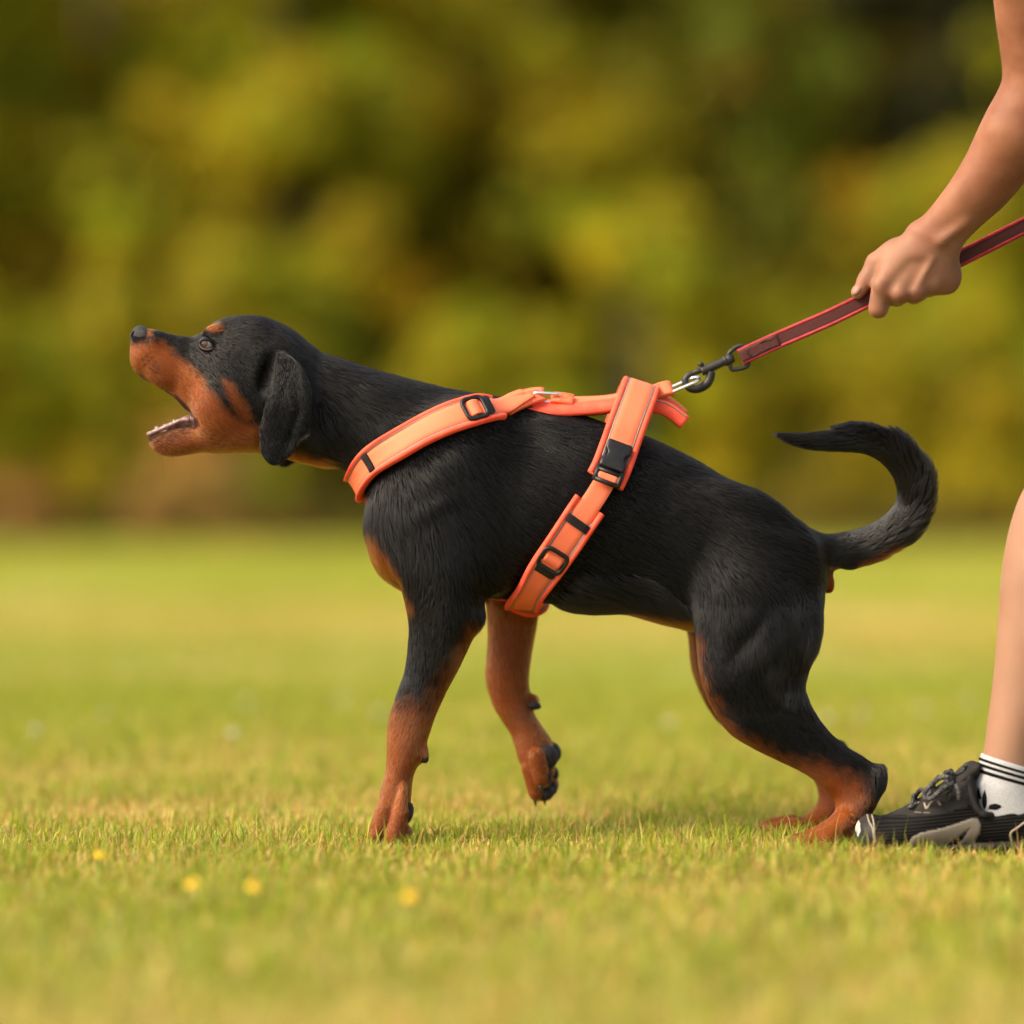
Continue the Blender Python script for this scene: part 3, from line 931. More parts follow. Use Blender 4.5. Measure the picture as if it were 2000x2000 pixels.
    return np.clip(w, 0, 1), pm


def lip_mask(pos, nrm, pm):
    lip = np.array([(268, 726), (280, 742), (298, 756), (324, 768), (342, 781), (355, 792), (365, 804), (374, 818), (378, 828), (366, 826), (346, 828), (324, 836), (305, 844), (290, 852)], float)
    d = np.full(len(pos), 1e9)
    for a, b in zip(lip[:-1], lip[1:]):
        e = b - a
        t = np.clip(((pm - a) @ e) / (e @ e), 0, 1)
        d = np.minimum(d, np.linalg.norm(pm - a - t[:, None] * e, axis=1))
    wide = np.where(pm[:, 1] > 819, 9, np.where(pm[:, 0] > 340, 8, 4))
    ins = in_poly(pm, [(262, 722), (298, 752), (342, 778), (372, 814), (420, 830), (400, 846), (372, 830), (346, 828), (305, 844), (280, 846)])
    return np.clip(soft(wide - d, 5) * (pm[:, 1] > 730), 0, 1), soft(ins, 4)


TANC = np.array([0.262, 0.061, 0.0100])
BLKC = np.array([0.0024, 0.0019, 0.0016])
LIPC = np.array([0.012, 0.009, 0.0085])
MOUTH = np.array([0.10, 0.030, 0.027])

W_, PM_ = markings(BV, BN)
LIP_, INS_ = lip_mask(BV, BN, PM_)
skin = BLKC * .8 * (1 - W_[:, None]) + TANC * .55 * W_[:, None]
skin = skin * (1 - LIP_[:, None]) + LIPC * LIP_[:, None]
inside = INS_ * (np.abs(BV[:, 1]) < .021)
skin = skin * (1 - inside[:, None]) + MOUTH * inside[:, None]

m_skin = principled('dog_skin', (0.02, 0.018, 0.016), .8, Specular_IOR_Level=.08)
attr_color(m_skin, 'coat')
body_me = np_mesh('body', BV, BQ)
vcol(body_me, 'coat', skin)
body = link('body', body_me, dog, m_skin)
BVH = BVHTree.FromPolygons([Vector(x) for x in BV], BQ.tolist())


def snap(p):
    loc, nrm, i, d = BVH.find_nearest(Vector(p))
    return np.array(loc), np.array(nrm)


def surf(px, py, side=-1):
    """surface point and normal of the flank seen at drawing position px,py (side -1 = near)"""
    o = np.array([0, -D, CH]); tgt = P(px, py, 0)
    if side > 0:
        o = np.array([0, D, CH])
    d = tgt - o
    loc, nrm, i, dist = BVH.ray_cast(Vector(o), Vector(d).normalized())
    if loc is None:
        return snap(tgt)
    return np.array(loc), np.array(nrm)
# ------------------------------------------------------------------ face, claws and pads
m_nose = noise_color(principled('nose_leather', (.03, .028, .028), .42, Specular_IOR_Level=.32), (.009, .008, .0078), (.020, .018, .017), 900, bump=.6, bump_scale=1600)
m_claw = principled('claw', (.012, .011, .010), .4, Specular_IOR_Level=.3)
m_pad = noise_color(principled('paw_pad', (.03, .028, .028), .6, Specular_IOR_Level=.25), (.010, .009, .009), (.022, .019, .018), 500, bump=.5, bump_scale=1500)
m_gum = noise_color(principled('gum', (.42, .14, .13), .22), (.13, .050, .046), (.26, .145, .13), 300, bump=.3, bump_scale=700)
m_tooth = principled('tooth', (.46, .43, .38), .3)
m_rim = principled('lid_rim', (.085, .062, .053), .5, Specular_IOR_Level=.3)
m_lid = principled('eyelid', (.006, .005, .0045), .7, Specular_IOR_Level=.2)

NF = Field(P(240, 620, 0) * [1, 0, 0] + np.array([0, -.02, P(0, 690)[2]]), P(305, 690, 0) * [1, 0, 0] + np.array([0, .02, P(0, 620)[2]]), .0006, band=8)
NF.ell(P(275, 654), (.0098, .0110, .0100), rot=R(20), k=0)
NF.ell(P(266, 660), (.0066, .0088, .0074), rot=R(10), k=.003)
for s in (-1, 1):
    NF.ell(P(278, 657, s * .0082), (.0072, .0046, .0068), k=.003)
    NF.ell(P(261, 654, s * .0058), (.0034, .0026, .0042), rot=R(-25), k=.001, op='sub')
    NF.cone(P(263, 661, s * .0085), P(279, 664, s * .0118), .0009, .0012, k=.0008, op='sub')
NF.cone(P(254, 650), P(256, 685), .0008, .0010, k=.001, op='sub')
nv_, nq_ = NF.extract(0)
link('nose', np_mesh('nose', nv_, nq_), dog, m_nose)

m_eye = principled('eyeball', (.5, .45, .4), .03, Specular_IOR_Level=.5)
attr_color(m_eye, 'iris')
for s in (-1, 1):
    c, n = surf(404, 673, s)
    c = P(404, 673, s * .0212)
    gaze = np.array([-.50, s * .84, .20]); gaze /= np.linalg.norm(gaze)
    v, q, t = sphere(c, .0092, 72, 56)
    me = np_mesh('eye', v, [q, t])
    a = np.degrees(np.arccos(np.clip((v - c) @ gaze / .0092, -1, 1)))
    colr = np.where(a[:, None] < 20, np.array([.004, .003, .003]), np.where(a[:, None] < 40, np.array([.07, .028, .010]), np.where(a[:, None] < 44, np.array([.012, .008, .006]), np.array([.20, .165, .145]))))
    fo_ = v.copy(); fo_[:, 1] = -np.abs(fo_[:, 1])
    ev = to_px(fo_) - [404, 673]
    ra_ = R(14)
    eu, ew = ev[:, 0] * math.cos(ra_) + ev[:, 1] * math.sin(ra_), -ev[:, 0] * math.sin(ra_) + ev[:, 1] * math.cos(ra_)
    colr = np.where((((eu / 16.5) ** 2 + (ew / 9.6) ** 2) > 1)[:, None], np.array([.005, .004, .0036]), colr)     # skin round the opening
    vcol(me, 'iris', colr)
    eye = link('eye', me, dog, m_eye)
    # almond eyelid rim laid on the eyeball
    th = np.linspace(0, 2 * np.pi, 36, endpoint=False)
    ex, ez = 16.5 * np.cos(th), 9.2 * np.sin(th) * (1 - .25 * np.abs(np.cos(th)) ** 3)
    rt = R(14)
    px, py = 404 + ex * math.cos(rt) - ez * math.sin(rt), 673 + ex * math.sin(rt) + ez * math.cos(rt)
    path = []
    for x, yy in zip(px, py):
        p = P(x, yy, s * .0295)
        dd = p - c; dl = np.linalg.norm(dd)
        path.append(c + dd / dl * .0096)
    mb = MB(); mb.add(*tube(np.array(path), .0014, 8, closed=True))
    mb.build('eyelid', m_lid, eye)
    lo_ = c + (np.array(path[2:17]) - c) * 1.13
    MB().add(*tube(lo_, np.sin(np.linspace(.25, math.pi - .25, len(lo_))) * .0011, 6)).build('lower_lid', m_rim, eye)

# mouth: tongue, gums with small teeth
tg = [(318, 842, 318, 850, 9, 0), (335, 828, 336, 846, 15, 0), (358, 814, 362, 842, 18, 0), (385, 806, 390, 846, 18, 0), (405, 810, 408, 846, 12, 0)]
v, q, t = station_loft(tg, m=24)
MB().add(v, q, t).build('tongue', m_gum, dog)
gm = MB(); tm = MB()
arch = []
for x, yy, hw in ((372, 820, 30), (358, 820, 27.5), (343, 826, 25), (326, 833, 22), (310, 840, 18), (298, 845, 12), (291, 848, 4)):
    arch.append((x, yy, hw))
path = [P(x, yy, -hw * S * .92) for x, yy, hw in arch] + [P(x, yy, hw * S * .92) for x, yy, hw in arch[::-1]]
path = catmull(np.array(path), 5)
gm.add(*tube(path, .0027 + .0003 * np.sin(np.arange(len(path)) * .9), 8))
gm.build('gum', m_gum, dog)
rs = resample(path, 25)
for i, p in enumerate(rs):
    if i in (1, 3, 6, 8, 11, 13, 16, 18, 21, 23): continue
    p = p + np.array([RNG.normal(0, .0008), 0, 0])
    hgt = .0034 if i in (9, 15) else RNG.choice([-.0012, .0004, .0014, .0022])
    v, q, t = cone_curve(p, p + np.array([-.0006, 0, hgt + .0022]), RNG.uniform(.0011, .0018), np.array([-.0006, 0, 0]), 7, 5)
    MB().add(v, q, t).build('tooth', m_tooth, dog)


def claw(p0, p1, r=.0021, bend=(0, 0, -.002)):
    MB().add(*cone_curve(p0, p1, r, np.array(bend), 9, 7)).build('claw', m_claw, dog)


def pad(c, r, rot=0.0):
    cr, sr = math.cos(rot), math.sin(rot)
    rm = np.array([[cr, 0, -sr], [0, 1, 0], [sr, 0, cr]])
    MB().add(*sphere(c, r, 18, 12, rm)).build('paw_pad', m_pad, dog)


BARE = []
# raised fore paw: toe pads, heel pad, wrist pad, claws
yp = YFF - .006
pad(P(1068, 1478, yp - .014), (.0125, .013, .0135), R(20)); pad(P(1076, 1470, yp + .008), (.0115, .013, .0125), R(20))
pad(P(1064, 1520, yp - .022), (.0075, .0085, .0108), R(-30)); pad(P(1066, 1550, yp - .006), (.0105, .0085, .0076), R(30)); pad(P(1076, 1540, yp + .010), (.0075, .0078, .0085), R(-20)); pad(P(1080, 1512, yp + .020), (.0065, .0075, .009))
pad(P(1043, 1378, YFF - .008), (.0080, .0075, .0046), R(-10))
claw(P(1056, 1534, yp - .029), P(1055, 1552, yp - .031)); claw(P(1044, 1556, yp - .010), P(1047, 1576, yp - .010)); claw(P(1062, 1556, yp + .006), P(1066, 1574, yp + .004)); claw(P(1024, 1448, YFF - .019), P(1032, 1462, YFF - .023), .002)
# standing near fore paw
pad(P(829, 1482, YF - .004), (.0046, .0065, .0048), R(30)); pad(P(795, 1588, YF - .006), (.0068, .014, .0120), R(-14))
for dy in (-.025, -.009, .009, .025):
    claw(P(734 if abs(dy) < .02 else 743, 1640, YF + dy), P(724 if abs(dy) < .02 else 734, 1650, YF + dy * 1.05))
for dy in (-.022, -.007, .007, .021):
    claw(P(1556 if abs(dy) < .02 else 1570, 1650, YP + dy), P(1540 if abs(dy) < .02 else 1556, 1656, YP + dy))
    claw(P(1500 if abs(dy) < .02 else 1512, 1620, yq + dy), P(1487 if abs(dy) < .02 else 1498, 1627, yq + dy))
BARE += [(829, 1484, 7, -1), (800, 1592, 9, -1), (1046, 1379, 9, 1)]

# whiskers and brow hairs
m_whisk = principled('whisker', (.03, .022, .015), .6, Specular_IOR_Level=.1)
for s in (-1, 1):
    for i in range(16):
        x0, y0 = RNG.uniform(278, 312), RNG.uniform(694, 735)
        if i > 11: x0, y0 = RNG.uniform(300, 330), RNG.uniform(868, 886)
        if i == 15: x0, y0 = 412, 640
        c, n = surf(x0, y0, s)
        d = n * .7 + np.array([RNG.uniform(-.1, .5), 0, RNG.uniform(-1.0, -.2)]) * (1 if i != 15 else -.8)
        d /= np.linalg.norm(d)
        ln = RNG.uniform(.012, .024)
        pth = np.array([c, c + d * ln * .5, c + d * ln + np.array([.002, 0, -.002])])
        MB().add(*tube(pth, np.array([.00014, .0001, .00003]), 4)).build('whisker', m_whisk, dog)

# ------------------------------------------------------------------ harness
def webbing_mat(name, c1, c2, freq=430, rough=.55, axis='X', strength=.35):
    m = principled(name, c1, rough, Specular_IOR_Level=.15)
    b = m.node_tree.nodes['Principled BSDF']
    uv = N(m, 'ShaderNodeAttribute', attribute_name='strap_uv')
    sx = N(m, 'ShaderNodeSeparateXYZ'); L(m, uv.outputs['Vector'], sx.inputs[0])
    w1 = N(m, 'ShaderNodeMath', operation='MULTIPLY'); L(m, sx.outputs[0], w1.inputs[0]); w1.inputs[1].default_value = freq * 6.283
    w2 = N(m, 'ShaderNodeMath', operation='MULTIPLY'); L(m, sx.outputs[1], w2.inputs[0]); w2.inputs[1].default_value = freq * .55 * 6.283
    s1 = N(m, 'ShaderNodeMath', operation='SINE'); L(m, w1.outputs[0], s1.inputs[0])
    s2 = N(m, 'ShaderNodeMath', operation='SINE'); L(m, w2.outputs[0], s2.inputs[0])
    mu = N(m, 'ShaderNodeMath', operation='MULTIPLY'); L(m, s1.outputs[0], mu.inputs[0]); L(m, s2.outputs[0], mu.inputs[1])
    ad = N(m, 'ShaderNodeMath', operation='ADD'); L(m, s1.outputs[0], ad.inputs[0]); L(m, mu.outputs[0], ad.inputs[1])
    mr = N(m, 'ShaderNodeMapRange'); L(m, ad.outputs[0], mr.inputs[0]); mr.inputs[1].default_value = -2; mr.inputs[2].default_value = 2
    cr = N(m, 'ShaderNodeMix', data_type='RGBA'); L(m, mr.outputs[0], cr.inputs[0])
    cr.inputs[6].default_value = (*c2, 1); cr.inputs[7].default_value = (*c1, 1)
    nz = N(m, 'ShaderNodeTexNoise'); nz.inputs['Scale'].default_value = 30
    tc = N(m, 'ShaderNodeTexCoord'); L(m, tc.outputs['Object'], nz.inputs['Vector'])
    hs = N(m, 'ShaderNodeHueSaturation'); L(m, cr.outputs[2], hs.inputs['Color'])
    mv = N(m, 'ShaderNodeMapRange'); L(m, nz.outputs[0], mv.inputs[0]); mv.inputs[3].default_value = .86; mv.inputs[4].default_value = 1.1
    L(m, mv.outputs[0], hs.inputs['Value'])
    L(m, hs.outputs[0], b.inputs['Base Color'])
    bp = N(m, 'ShaderNodeBump'); bp.inputs['Strength'].default_value = strength; bp.inputs['Distance'].default_value = .0006
    L(m, mr.outputs[0], bp.inputs['Height']); L(m, bp.outputs[0], b.inputs['Normal'])
    return m


m_web = webbing_mat('orange_webbing', (.88, .205, .104), (.72, .130, .058))
m_padf = noise_color(principled('orange_padding', (.95, .10, .03), .7, Specular_IOR_Level=.15), (.78, .078, .042), (.86, .110, .060), 60, bump=.35, bump_scale=140)
m_pipe = principled('reflective_piping', (.20, .19, .17), .35)
m_blackplastic = noise_color(principled('black_plastic', (.012, .012, .012), .42, Specular_IOR_Level=.3), (.006, .006, .006), (.011, .0105, .0105), 200, bump=.15, bump_scale=900)
m_elastic = noise_color(principled('black_elastic', (.012, .011, .011), .8, Specular_IOR_Level=.1), (.008, .008, .008), (.022, .020, .020), 900, bump=.4, bump_scale=1800)
m_steel = principled('steel', (.72, .70, .67), .22, Metallic=1.0)
m_stitch = principled('orange_thread', (.75, .13, .04), .7)

harness = empty('dog_harness', tuple(P(1100, 900, 0)), 'padded bright orange harness strapped around the puppy', 'dog harness')
STRAP_PTS = []


def strap_base(ctrl, w, sub=8, nl=9, lift=.0):
    """ctrl rows: px, py, depth, snap flag. -> base (n,nl,3), normals (n,nl,3). Half path from one mid line to the other is given explicitly."""
    pts = np.array([np.append(P(a, b, y), f) for a, b, y, f in ctrl])
    pts = catmull(pts, sub)
    c, on = pts[:, :3].copy(), pts[:, 3]
    nr = np.zeros_like(c)
    for i in range(len(c)):
        loc, n = snap(c[i])
        f = np.clip(on[i], 0, 1)
        c[i] = c[i] * (1 - f) + loc * f
        nr[i] = n
    for _ in range(4):
        nr[1:-1] = (nr[:-2] + 2 * nr[1:-1] + nr[2:]) / 4
        k = (c[:-2] + 2 * c[1:-1] + c[2:]) / 4
        c[1:-1] = k
    nr /= np.linalg.norm(nr, axis=1, keepdims=True)
    t = np.gradient(c, axis=0); t /= np.linalg.norm(t, axis=1, keepdims=True)
    nr -= t * np.einsum('ij,ij->i', t, nr)[:, None]; nr /= np.linalg.norm(nr, axis=1, keepdims=True)
    bn = np.cross(t, nr)
    js = np.linspace(-1, 1, nl)
    base = c[:, None] + bn[:, None] * (js * w)[None, :, None]
    nn = np.repeat(nr[:, None], nl, 1)
    for i in range(len(c)):
        f = np.clip(on[i], 0, 1)
        if f > .3:
            for k in range(nl):
                loc, n = snap(base[i, k])
                base[i, k] = base[i, k] * (1 - f) + loc * f
                nn[i, k] = nn[i, k] * (1 - f * .6) + n * f * .6
    for _ in range(6):
        for arr in (base, nn):
            arr[1:-1] = (arr[:-2] + 2 * arr[1:-1] + arr[2:]) / 4
            arr[:, 1:-1] = (arr[:, :-2] + 2 * arr[:, 1:-1] + arr[:, 2:]) / 4
    nn /= np.linalg.norm(nn, axis=2, keepdims=True)
    base = base + nn * lift
    STRAP_PTS.append(base.reshape(-1, 3))
    return base, nn


def strap_layer(base, nn, prof, i0=0.0, i1=1.0, js=None):
    """closed cross section prof [(j,h)..] swept along the base between fractions i0..i1; returns mesh + uv"""
    n, nl = base.shape[:2]
    a, b = i0 * (n - 1), i1 * (n - 1)
    ii = np.unique(np.concatenate([[a], np.arange(math.ceil(a), math.floor(b) + 1), [b]]))
    lo = np.clip(np.floor(ii).astype(int), 0, n - 2); fr = (ii - lo)[:, None, None]
    B = base[lo] * (1 - fr) + base[lo + 1] * fr
    Nn = nn[lo] * (1 - fr) + nn[lo + 1] * fr
    Nn /= np.linalg.norm(Nn, axis=2, keepdims=True)
    prof = np.asarray(prof, float)
    pj = (np.clip(prof[:, 0], -1.2, 1.2) + 1) / 2 * (nl - 1)
    l2 = np.clip(np.floor(pj).astype(int), 0, nl - 2); f2 = (pj - l2)[None, :, None]
    rings = B[:, l2] * (1 - f2) + B[:, l2 + 1] * f2
    nr = Nn[:, l2] * (1 - f2) + Nn[:, l2 + 1] * f2
    rings = rings + nr * prof[None, :, 1:2]
    return rings


def add_uv(me, rings):
    n, m = rings.shape[:2]
    s = np.concatenate([[0], np.cumsum(np.linalg.norm(np.diff(rings.mean(1), axis=0), axis=1))])
    tt = np.concatenate([[0], np.cumsum(np.linalg.norm(np.diff(rings[n // 2], axis=0), axis=1))])
    uv = np.zeros((n * m + 2, 3), np.float32)
    uv[:n * m, 0] = np.repeat(s, m); uv[:n * m, 1] = np.tile(tt, n)
    uv[n * m, :] = uv[0]; uv[n * m + 1] = uv[n * m - 1]
    at = me.attributes.new('strap_uv', 'FLOAT_VECTOR', 'POINT')
    at.data.foreach_set('vector', uv.ravel())


def layer_obj(name, mat, parent, base, nn, prof, i0=0., i1=1.):
    rings = strap_layer(base, nn, prof, i0, i1)
    v, q, t = loft_rings(rings)
    me = np_mesh(name, v, [q, t])
    add_uv(me, rings)
    return link(name, me, parent, mat)


def pad_prof(o=.0015):
    top = [(-1.02, .0026), (-1.03, .0046), (-1.0, .0068), (-.94, .0082), (-.84, .0085), (-.74, .0076), (-.67, .0056), (-.58, .0050), (0, .0048), (.58, .0050), (.67, .0056), (.74, .0076), (.84, .0085), (.94, .0082), (1.0, .0068), (1.03, .0046), (1.02, .0026)]
    bot = [(.9, 0), (.4, 0), (0, 0), (-.4, 0), (-.9, 0)]
    return [(j, h + o) for j, h in top + bot]


def web_prof(j, h0, h1):
    return [(-j, h0), (-j, h1 - .0003), (-j * .97, h1), (-j * .5, h1), (0, h1), (j * .5, h1), (j * .97, h1), (j, h1 - .0003), (j, h0), (0, h0)]


def pipe_obj(parent, base, nn, j, h, r, i0=0., i1=1., mat=None, name='piping'):
    rg = strap_layer(base, nn, [(j, h), (j, h)], i0, i1)[:, 0]
    return MB().add(*tube(rg, r, 7)).build(name, mat or m_pipe, parent)


def mirror(ctrl):
    return [(a * 1.0, b, -y, f) for a, b, y, f in ctrl[::-1]]


def worldpx(ctrl):
    """give mirrored points the same world x,z"""
    out = []
    for a, b, y, f in ctrl:
        k = (D - abs(y)) / D
        if y > 0:
            kk = (D + y) / D
            a = 1000 + (a - 1000) * k / kk; b = 1000 + (b - 1000) * k / kk
        out.append((a, b, y, f))
    return out


# breast band: near shoulder -> front of the breast -> far shoulder
near = [(968, 802, -.045, 1), (935, 809, -.055, 1), (899, 816, -.064, 1), (853, 829, -.070, 1), (808, 848, -.072, 1), (769, 870, -.070, 1), (732, 897, -.060, 1), (706, 925, -.045, 1), (692, 948, -.024, 1), (688, 956, 0, 1)]
ctrl = worldpx(near + mirror(near)[1:])
cb, cn = strap_base(ctrl, 32 * S, lift=.0015)
chest = layer_obj('breast_padding', m_padf, harness, cb, cn, pad_prof())
near_end = [(1030, 781, -.012, .0), (1005, 790, -.026, .2), (985, 797, -.036, .7)]
wc = worldpx(near_end + near + mirror(near_end + near)[1:])
wb, wn = strap_base(wc, 20 * S, lift=.0015)
layer_obj('breast_webbing', m_web, harness, wb, wn, web_prof(1, .0040, .0078))
for j in (-.69, .69):
    pipe_obj(chest, cb, cn, j, .0078, .0007)
fr = lambda k: k / (len(ctrl) - 1)
layer_obj('elastic_keeper', m_elastic, harness, cb, cn, web_prof(.68, .0055, .0100), fr(6.15), fr(6.42))
layer_obj('elastic_keeper', m_elastic, harness, cb, cn, web_prof(.68, .0055, .0100), fr(len(ctrl) - 1 - 6.42), fr(len(ctrl) - 1 - 6.15))


def frame_at(base, nn, f):
    n = len(base)
    i = f * (n - 1); lo = min(int(i), n - 2); g = i - lo
    mid = base.shape[1] // 2
    c = base[lo, mid] * (1 - g) + base[lo + 1, mid] * g
    t = base[min(lo + 2, n - 1), mid] - base[max(lo - 1, 0), mid]; t /= np.linalg.norm(t)
    nr = nn[lo, mid] * (1 - g) + nn[min(lo + 1, n - 1), mid] * g
    nr -= t * (nr @ t); nr /= np.linalg.norm(nr)
    return c, t, nr, np.cross(t, nr)


def ring_plate(hx, hz, bar, th, rad, m=8):
    """rounded rectangular frame tube, local x,z"""
    pts = []
    for cx, cz, a0 in ((hx - rad, hz - rad, 0), (-hx + rad, hz - rad, 90), (-hx + rad, -hz + rad, 180), (hx - rad, -hz + rad, 270)):
        for k in range(6):
            a = R(a0 + 18 * k)
            pts.append((cx + rad * math.cos(a), 0, cz + rad * math.sin(a)))
    v, q, t = tube(np.array(pts), bar, m, closed=True, up=(0, 1, 0))
    v[:, 1] *= th / bar
    return v, q, t


def slider(base, nn, f, hw, hl, parent, h=.0085, flip=1):
    c, t, nr, b = frame_at(base, nn, f)
    o = c + nr * h
    mb = MB()
    v, q, tt = ring_plate(hl, hw, .0026, .0020, .006)
    mb.add(place(v, o, t, nr, b), q, tt)
    v, q, tt = rounded_plate(.0026, hw, .0030, .0012)
    mb.add(place(v, o - nr * .001 + t * .002 * flip, t, nr, b), q, tt)
    s = mb.build('slider_buckle', m_blackplastic, parent)
    # webbing hump passing over the centre bar
    js = np.linspace(-1, 1, 9)
    rings = []
    for k in np.linspace(-1, 1, 11):
        hgt = .0018 + .0034 * math.cos(k * 1.5)
        ring = [o + t * (k * hl * .62) + b * (j * hw * .72) + nr * (hgt - .0042 + .0014) for j in js] + [o + t * (k * hl * .62) + b * (j * hw * .72) + nr * (hgt - .0060 + .0014) for j in js[::-1]]
        rings.append(ring)
    rings = np.array(rings)
    v, q, tt = loft_rings(rings)
    me = np_mesh('webbing_fold', v, [q, tt]); add_uv(me, rings)
    link('webbing_fold', me, s, m_web)
    # flat black keeper beside the frame
    v, q, tt = rounded_plate(.0052, hw * .92, .0022, .004)
    MB().add(place(v, o + t * flip * (hl + .0035) - nr * .0012, t, nr, b), q, tt).build('keeper_plate', m_blackplastic, s)
    return s


slider(cb, cn, fr(1.35), 23 * S, 21 * S, harness, flip=-1)
slider(cb, cn, fr(len(ctrl) - 1 - 1.35), 23 * S, 21 * S, harness, flip=1)

# girth strap: loop over the back and round the chest
top = [(1249, 764, 0, 0), (1247, 770, -.016, 0), (1237, 798, -.033, 0), (1222, 838, -.046, .1), (1207, 880, -.056, .8)]
low = [(1190, 925, -.065, 1), (1166, 966, -.07, 1), (1138, 1005, -.075, 1), (1108, 1050, -.076, 1), (1078, 1096, -.074, 1), (1050, 1140, -.066, 1), (1030, 1172, -.050, 1), (1022, 1182, -.025, 1), (1019, 1186, 0, 1)]
full = top + low
gctrl = worldpx(mirror(full)[:-1] + full)
gb, gn = strap_base(gctrl, 20 * S, lift=.0015)
ng = len(gctrl) - 1
cen = len(full) - 1
gf = lambda k: (cen + k) / ng
layer_obj('girth_webbing', m_web, harness, gb, gn, web_prof(1, .0040, .0078))
g2b, g2n = strap_base(gctrl, 37 * S, lift=.0015)
up_pad = layer_obj('back_padding', m_padf, harness, g2b, g2n, pad_prof(), gf(-5.4), gf(5.45))
layer_obj('back_webbing', m_web, harness, g2b, g2n, web_prof(.62, .0060, .0098), gf(-4.4), gf(4.15))
for j in (-.66, .66):
    pipe_obj(up_pad, g2b, g2n, j, .0088, .0009, gf(-4.6), gf(4.6))
low_ctrl = worldpx(low[1:] + mirror(low[1:])[1:])
lb, ln_ = strap_base(low_ctrl, 33 * S, lift=.0015)
nlw = len(low_ctrl) - 1
lf = lambda k: k / nlw
low_pad = layer_obj('girth_padding', m_padf, harness, lb, ln_, pad_prof(), lf(.55), lf(nlw - .55))
for j in (-.68, .68):
    pipe_obj(low_pad, lb, ln_, j, .0080, .0008, lf(1.1), lf(nlw - 1.1))
layer_obj('elastic_keeper', m_elastic, harness, lb, ln_, web_prof(.72, .0055, .0102), lf(1.22), lf(1.52))
layer_obj('elastic_keeper', m_elastic, harness, lb, ln_, web_prof(.72, .0055, .0102), lf(nlw - 1.52), lf(nlw - 1.22))
slider(lb, ln_, lf(2.95), 25 * S, 20 * S, harness, flip=1)
slider(lb, ln_, lf(nlw - 2.95), 25 * S, 20 * S, harness, flip=-1)


def side_buckle(f, sgn):
    c, t, nr, b = frame_at(g2b, g2n, f)
    o = c + nr * .0125
    t = t * sgn
    # outline of the receiving half with thumb cut-outs, extruded
    half = [(-.020, .0125), (-.017, .0138), (-.010, .0138), (-.008, .0128), (-.006, .0105), (-.003, .0096), (.001, .0100), (.003, .0116), (.004, .0134), (.008, .0138), (.013, .0136), (.014, .0120)]
    pts = np.array([(x, z) for x, z in half] + [(x, -z) for x, z in half[::-1]])
    rings = []
    for yy, sc in ((-.0045, .94), (-.003, 1), (.003, 1), (.0042, .93), (.0046, .80)):
        rings.append(np.stack([pts[:, 0] * (1 - (1 - sc) * .6), np.full(len(pts), yy), pts[:, 1] * sc], 1))
    v, q, tt = loft_rings(np.array(rings))
    bo = MB().add(place(v, o, t, nr, b), q, tt).build('side_release_buckle', m_blackplastic, harness)
    # pressed side arms seen in the cut-outs
    mb = MB()
    for s in (-1, 1):
        mb.add(*tube(np.array([place(np.array([[x, 0, s * z]]), o, t, nr, b)[0] for x, z in ((-.009, .0118), (-.004, .0112), (.001, .0112), (.005, .0120))]), .0020, 8))
    mb.build('release_arm', m_blackplastic, bo)
    # ladder end with two bars
    mb = MB()
    for x in (.0175, .0300):
        mb.add(*tube(np.array([place(np.array([[x, 0, z]]), o, t, nr, b)[0] for z in (-.0132, 0, .0132)]), .0026, 8))
    for s in (-1, 1):
        mb.add(*tube(np.array([place(np.array([[x, 0, s * .0128]]), o, t, nr, b)[0] for x in (.012, .02, .0315)]), .0026, 8))
    mb.build('ladder_bar', m_blackplastic, bo)
    js = np.linspace(-1, 1, 7)
    rings = []
    for k in np.linspace(-1, 1, 7):
        rings.append([place(np.array([[.0238 + k * .0050, .0018 * math.cos(k * 1.5) + dh, j * .0108]]), o, t, nr, b)[0] for j in js for dh in (0,)] +
                     [place(np.array([[.0238 + k * .0050, .0018 * math.cos(k * 1.5) - .0016, j * .0108]]), o, t, nr, b)[0] for j in js[::-1]])
    rings = np.array(rings)
    v, q, tt = loft_rings(rings)
    me = np_mesh('webbing_fold', v, [q, tt]); add_uv(me, rings)
    link('webbing_fold', me, bo, m_web)


side_buckle(gf(4.62), 1)
side_buckle(gf(-4.62), -1)

# spine strap from the front ring to the girth, arched over the back but pulled clear of it
def arch_strap(ctrl, w, ang=78):
    p = catmull(np.array([P(a, b, 0) for a, b in ctrl]), 8)
    t = np.gradient(p, axis=0); t /= np.linalg.norm(t, axis=1, keepdims=True)
    upv = np.array([0, 0, 1.]) - t * t[:, 2:3]; upv /= np.linalg.norm(upv, axis=1, keepdims=True)
    bn = np.cross(t, upv)
    js = np.linspace(-1, 1, 9)
    r = w / R(ang)
    th = js * R(ang)
    base = p[:, None] + bn[:, None] * (np.sin(th) * r)[None, :, None] + upv[:, None] * ((np.cos(th) - 1) * r)[None, :, None]
    nn = bn[:, None] * np.sin(th)[None, :, None] + upv[:, None] * np.cos(th)[None, :, None]
    STRAP_PTS.append(base.reshape(-1, 3))
    return base, nn


sb, sn = arch_strap([(1030, 790), (1050, 789), (1080, 788), (1120, 786), (1170, 782), (1215, 776), (1252, 772)], .026)
spine = layer_obj('spine_padding', m_padf, harness, sb, sn, pad_prof(0))
sb2, sn2 = arch_strap([(1084, 776), (1100, 777), (1140, 777), (1180, 775), (1215, 770), (1250, 767)], .020)
layer_obj('spine_webbing', m_web, harness, sb2, sn2, web_prof(1, -.001, .0016))
for j in (-1.0, 1.0):
    pipe_obj(spine, sb2, sn2, j, .0006, .0008)

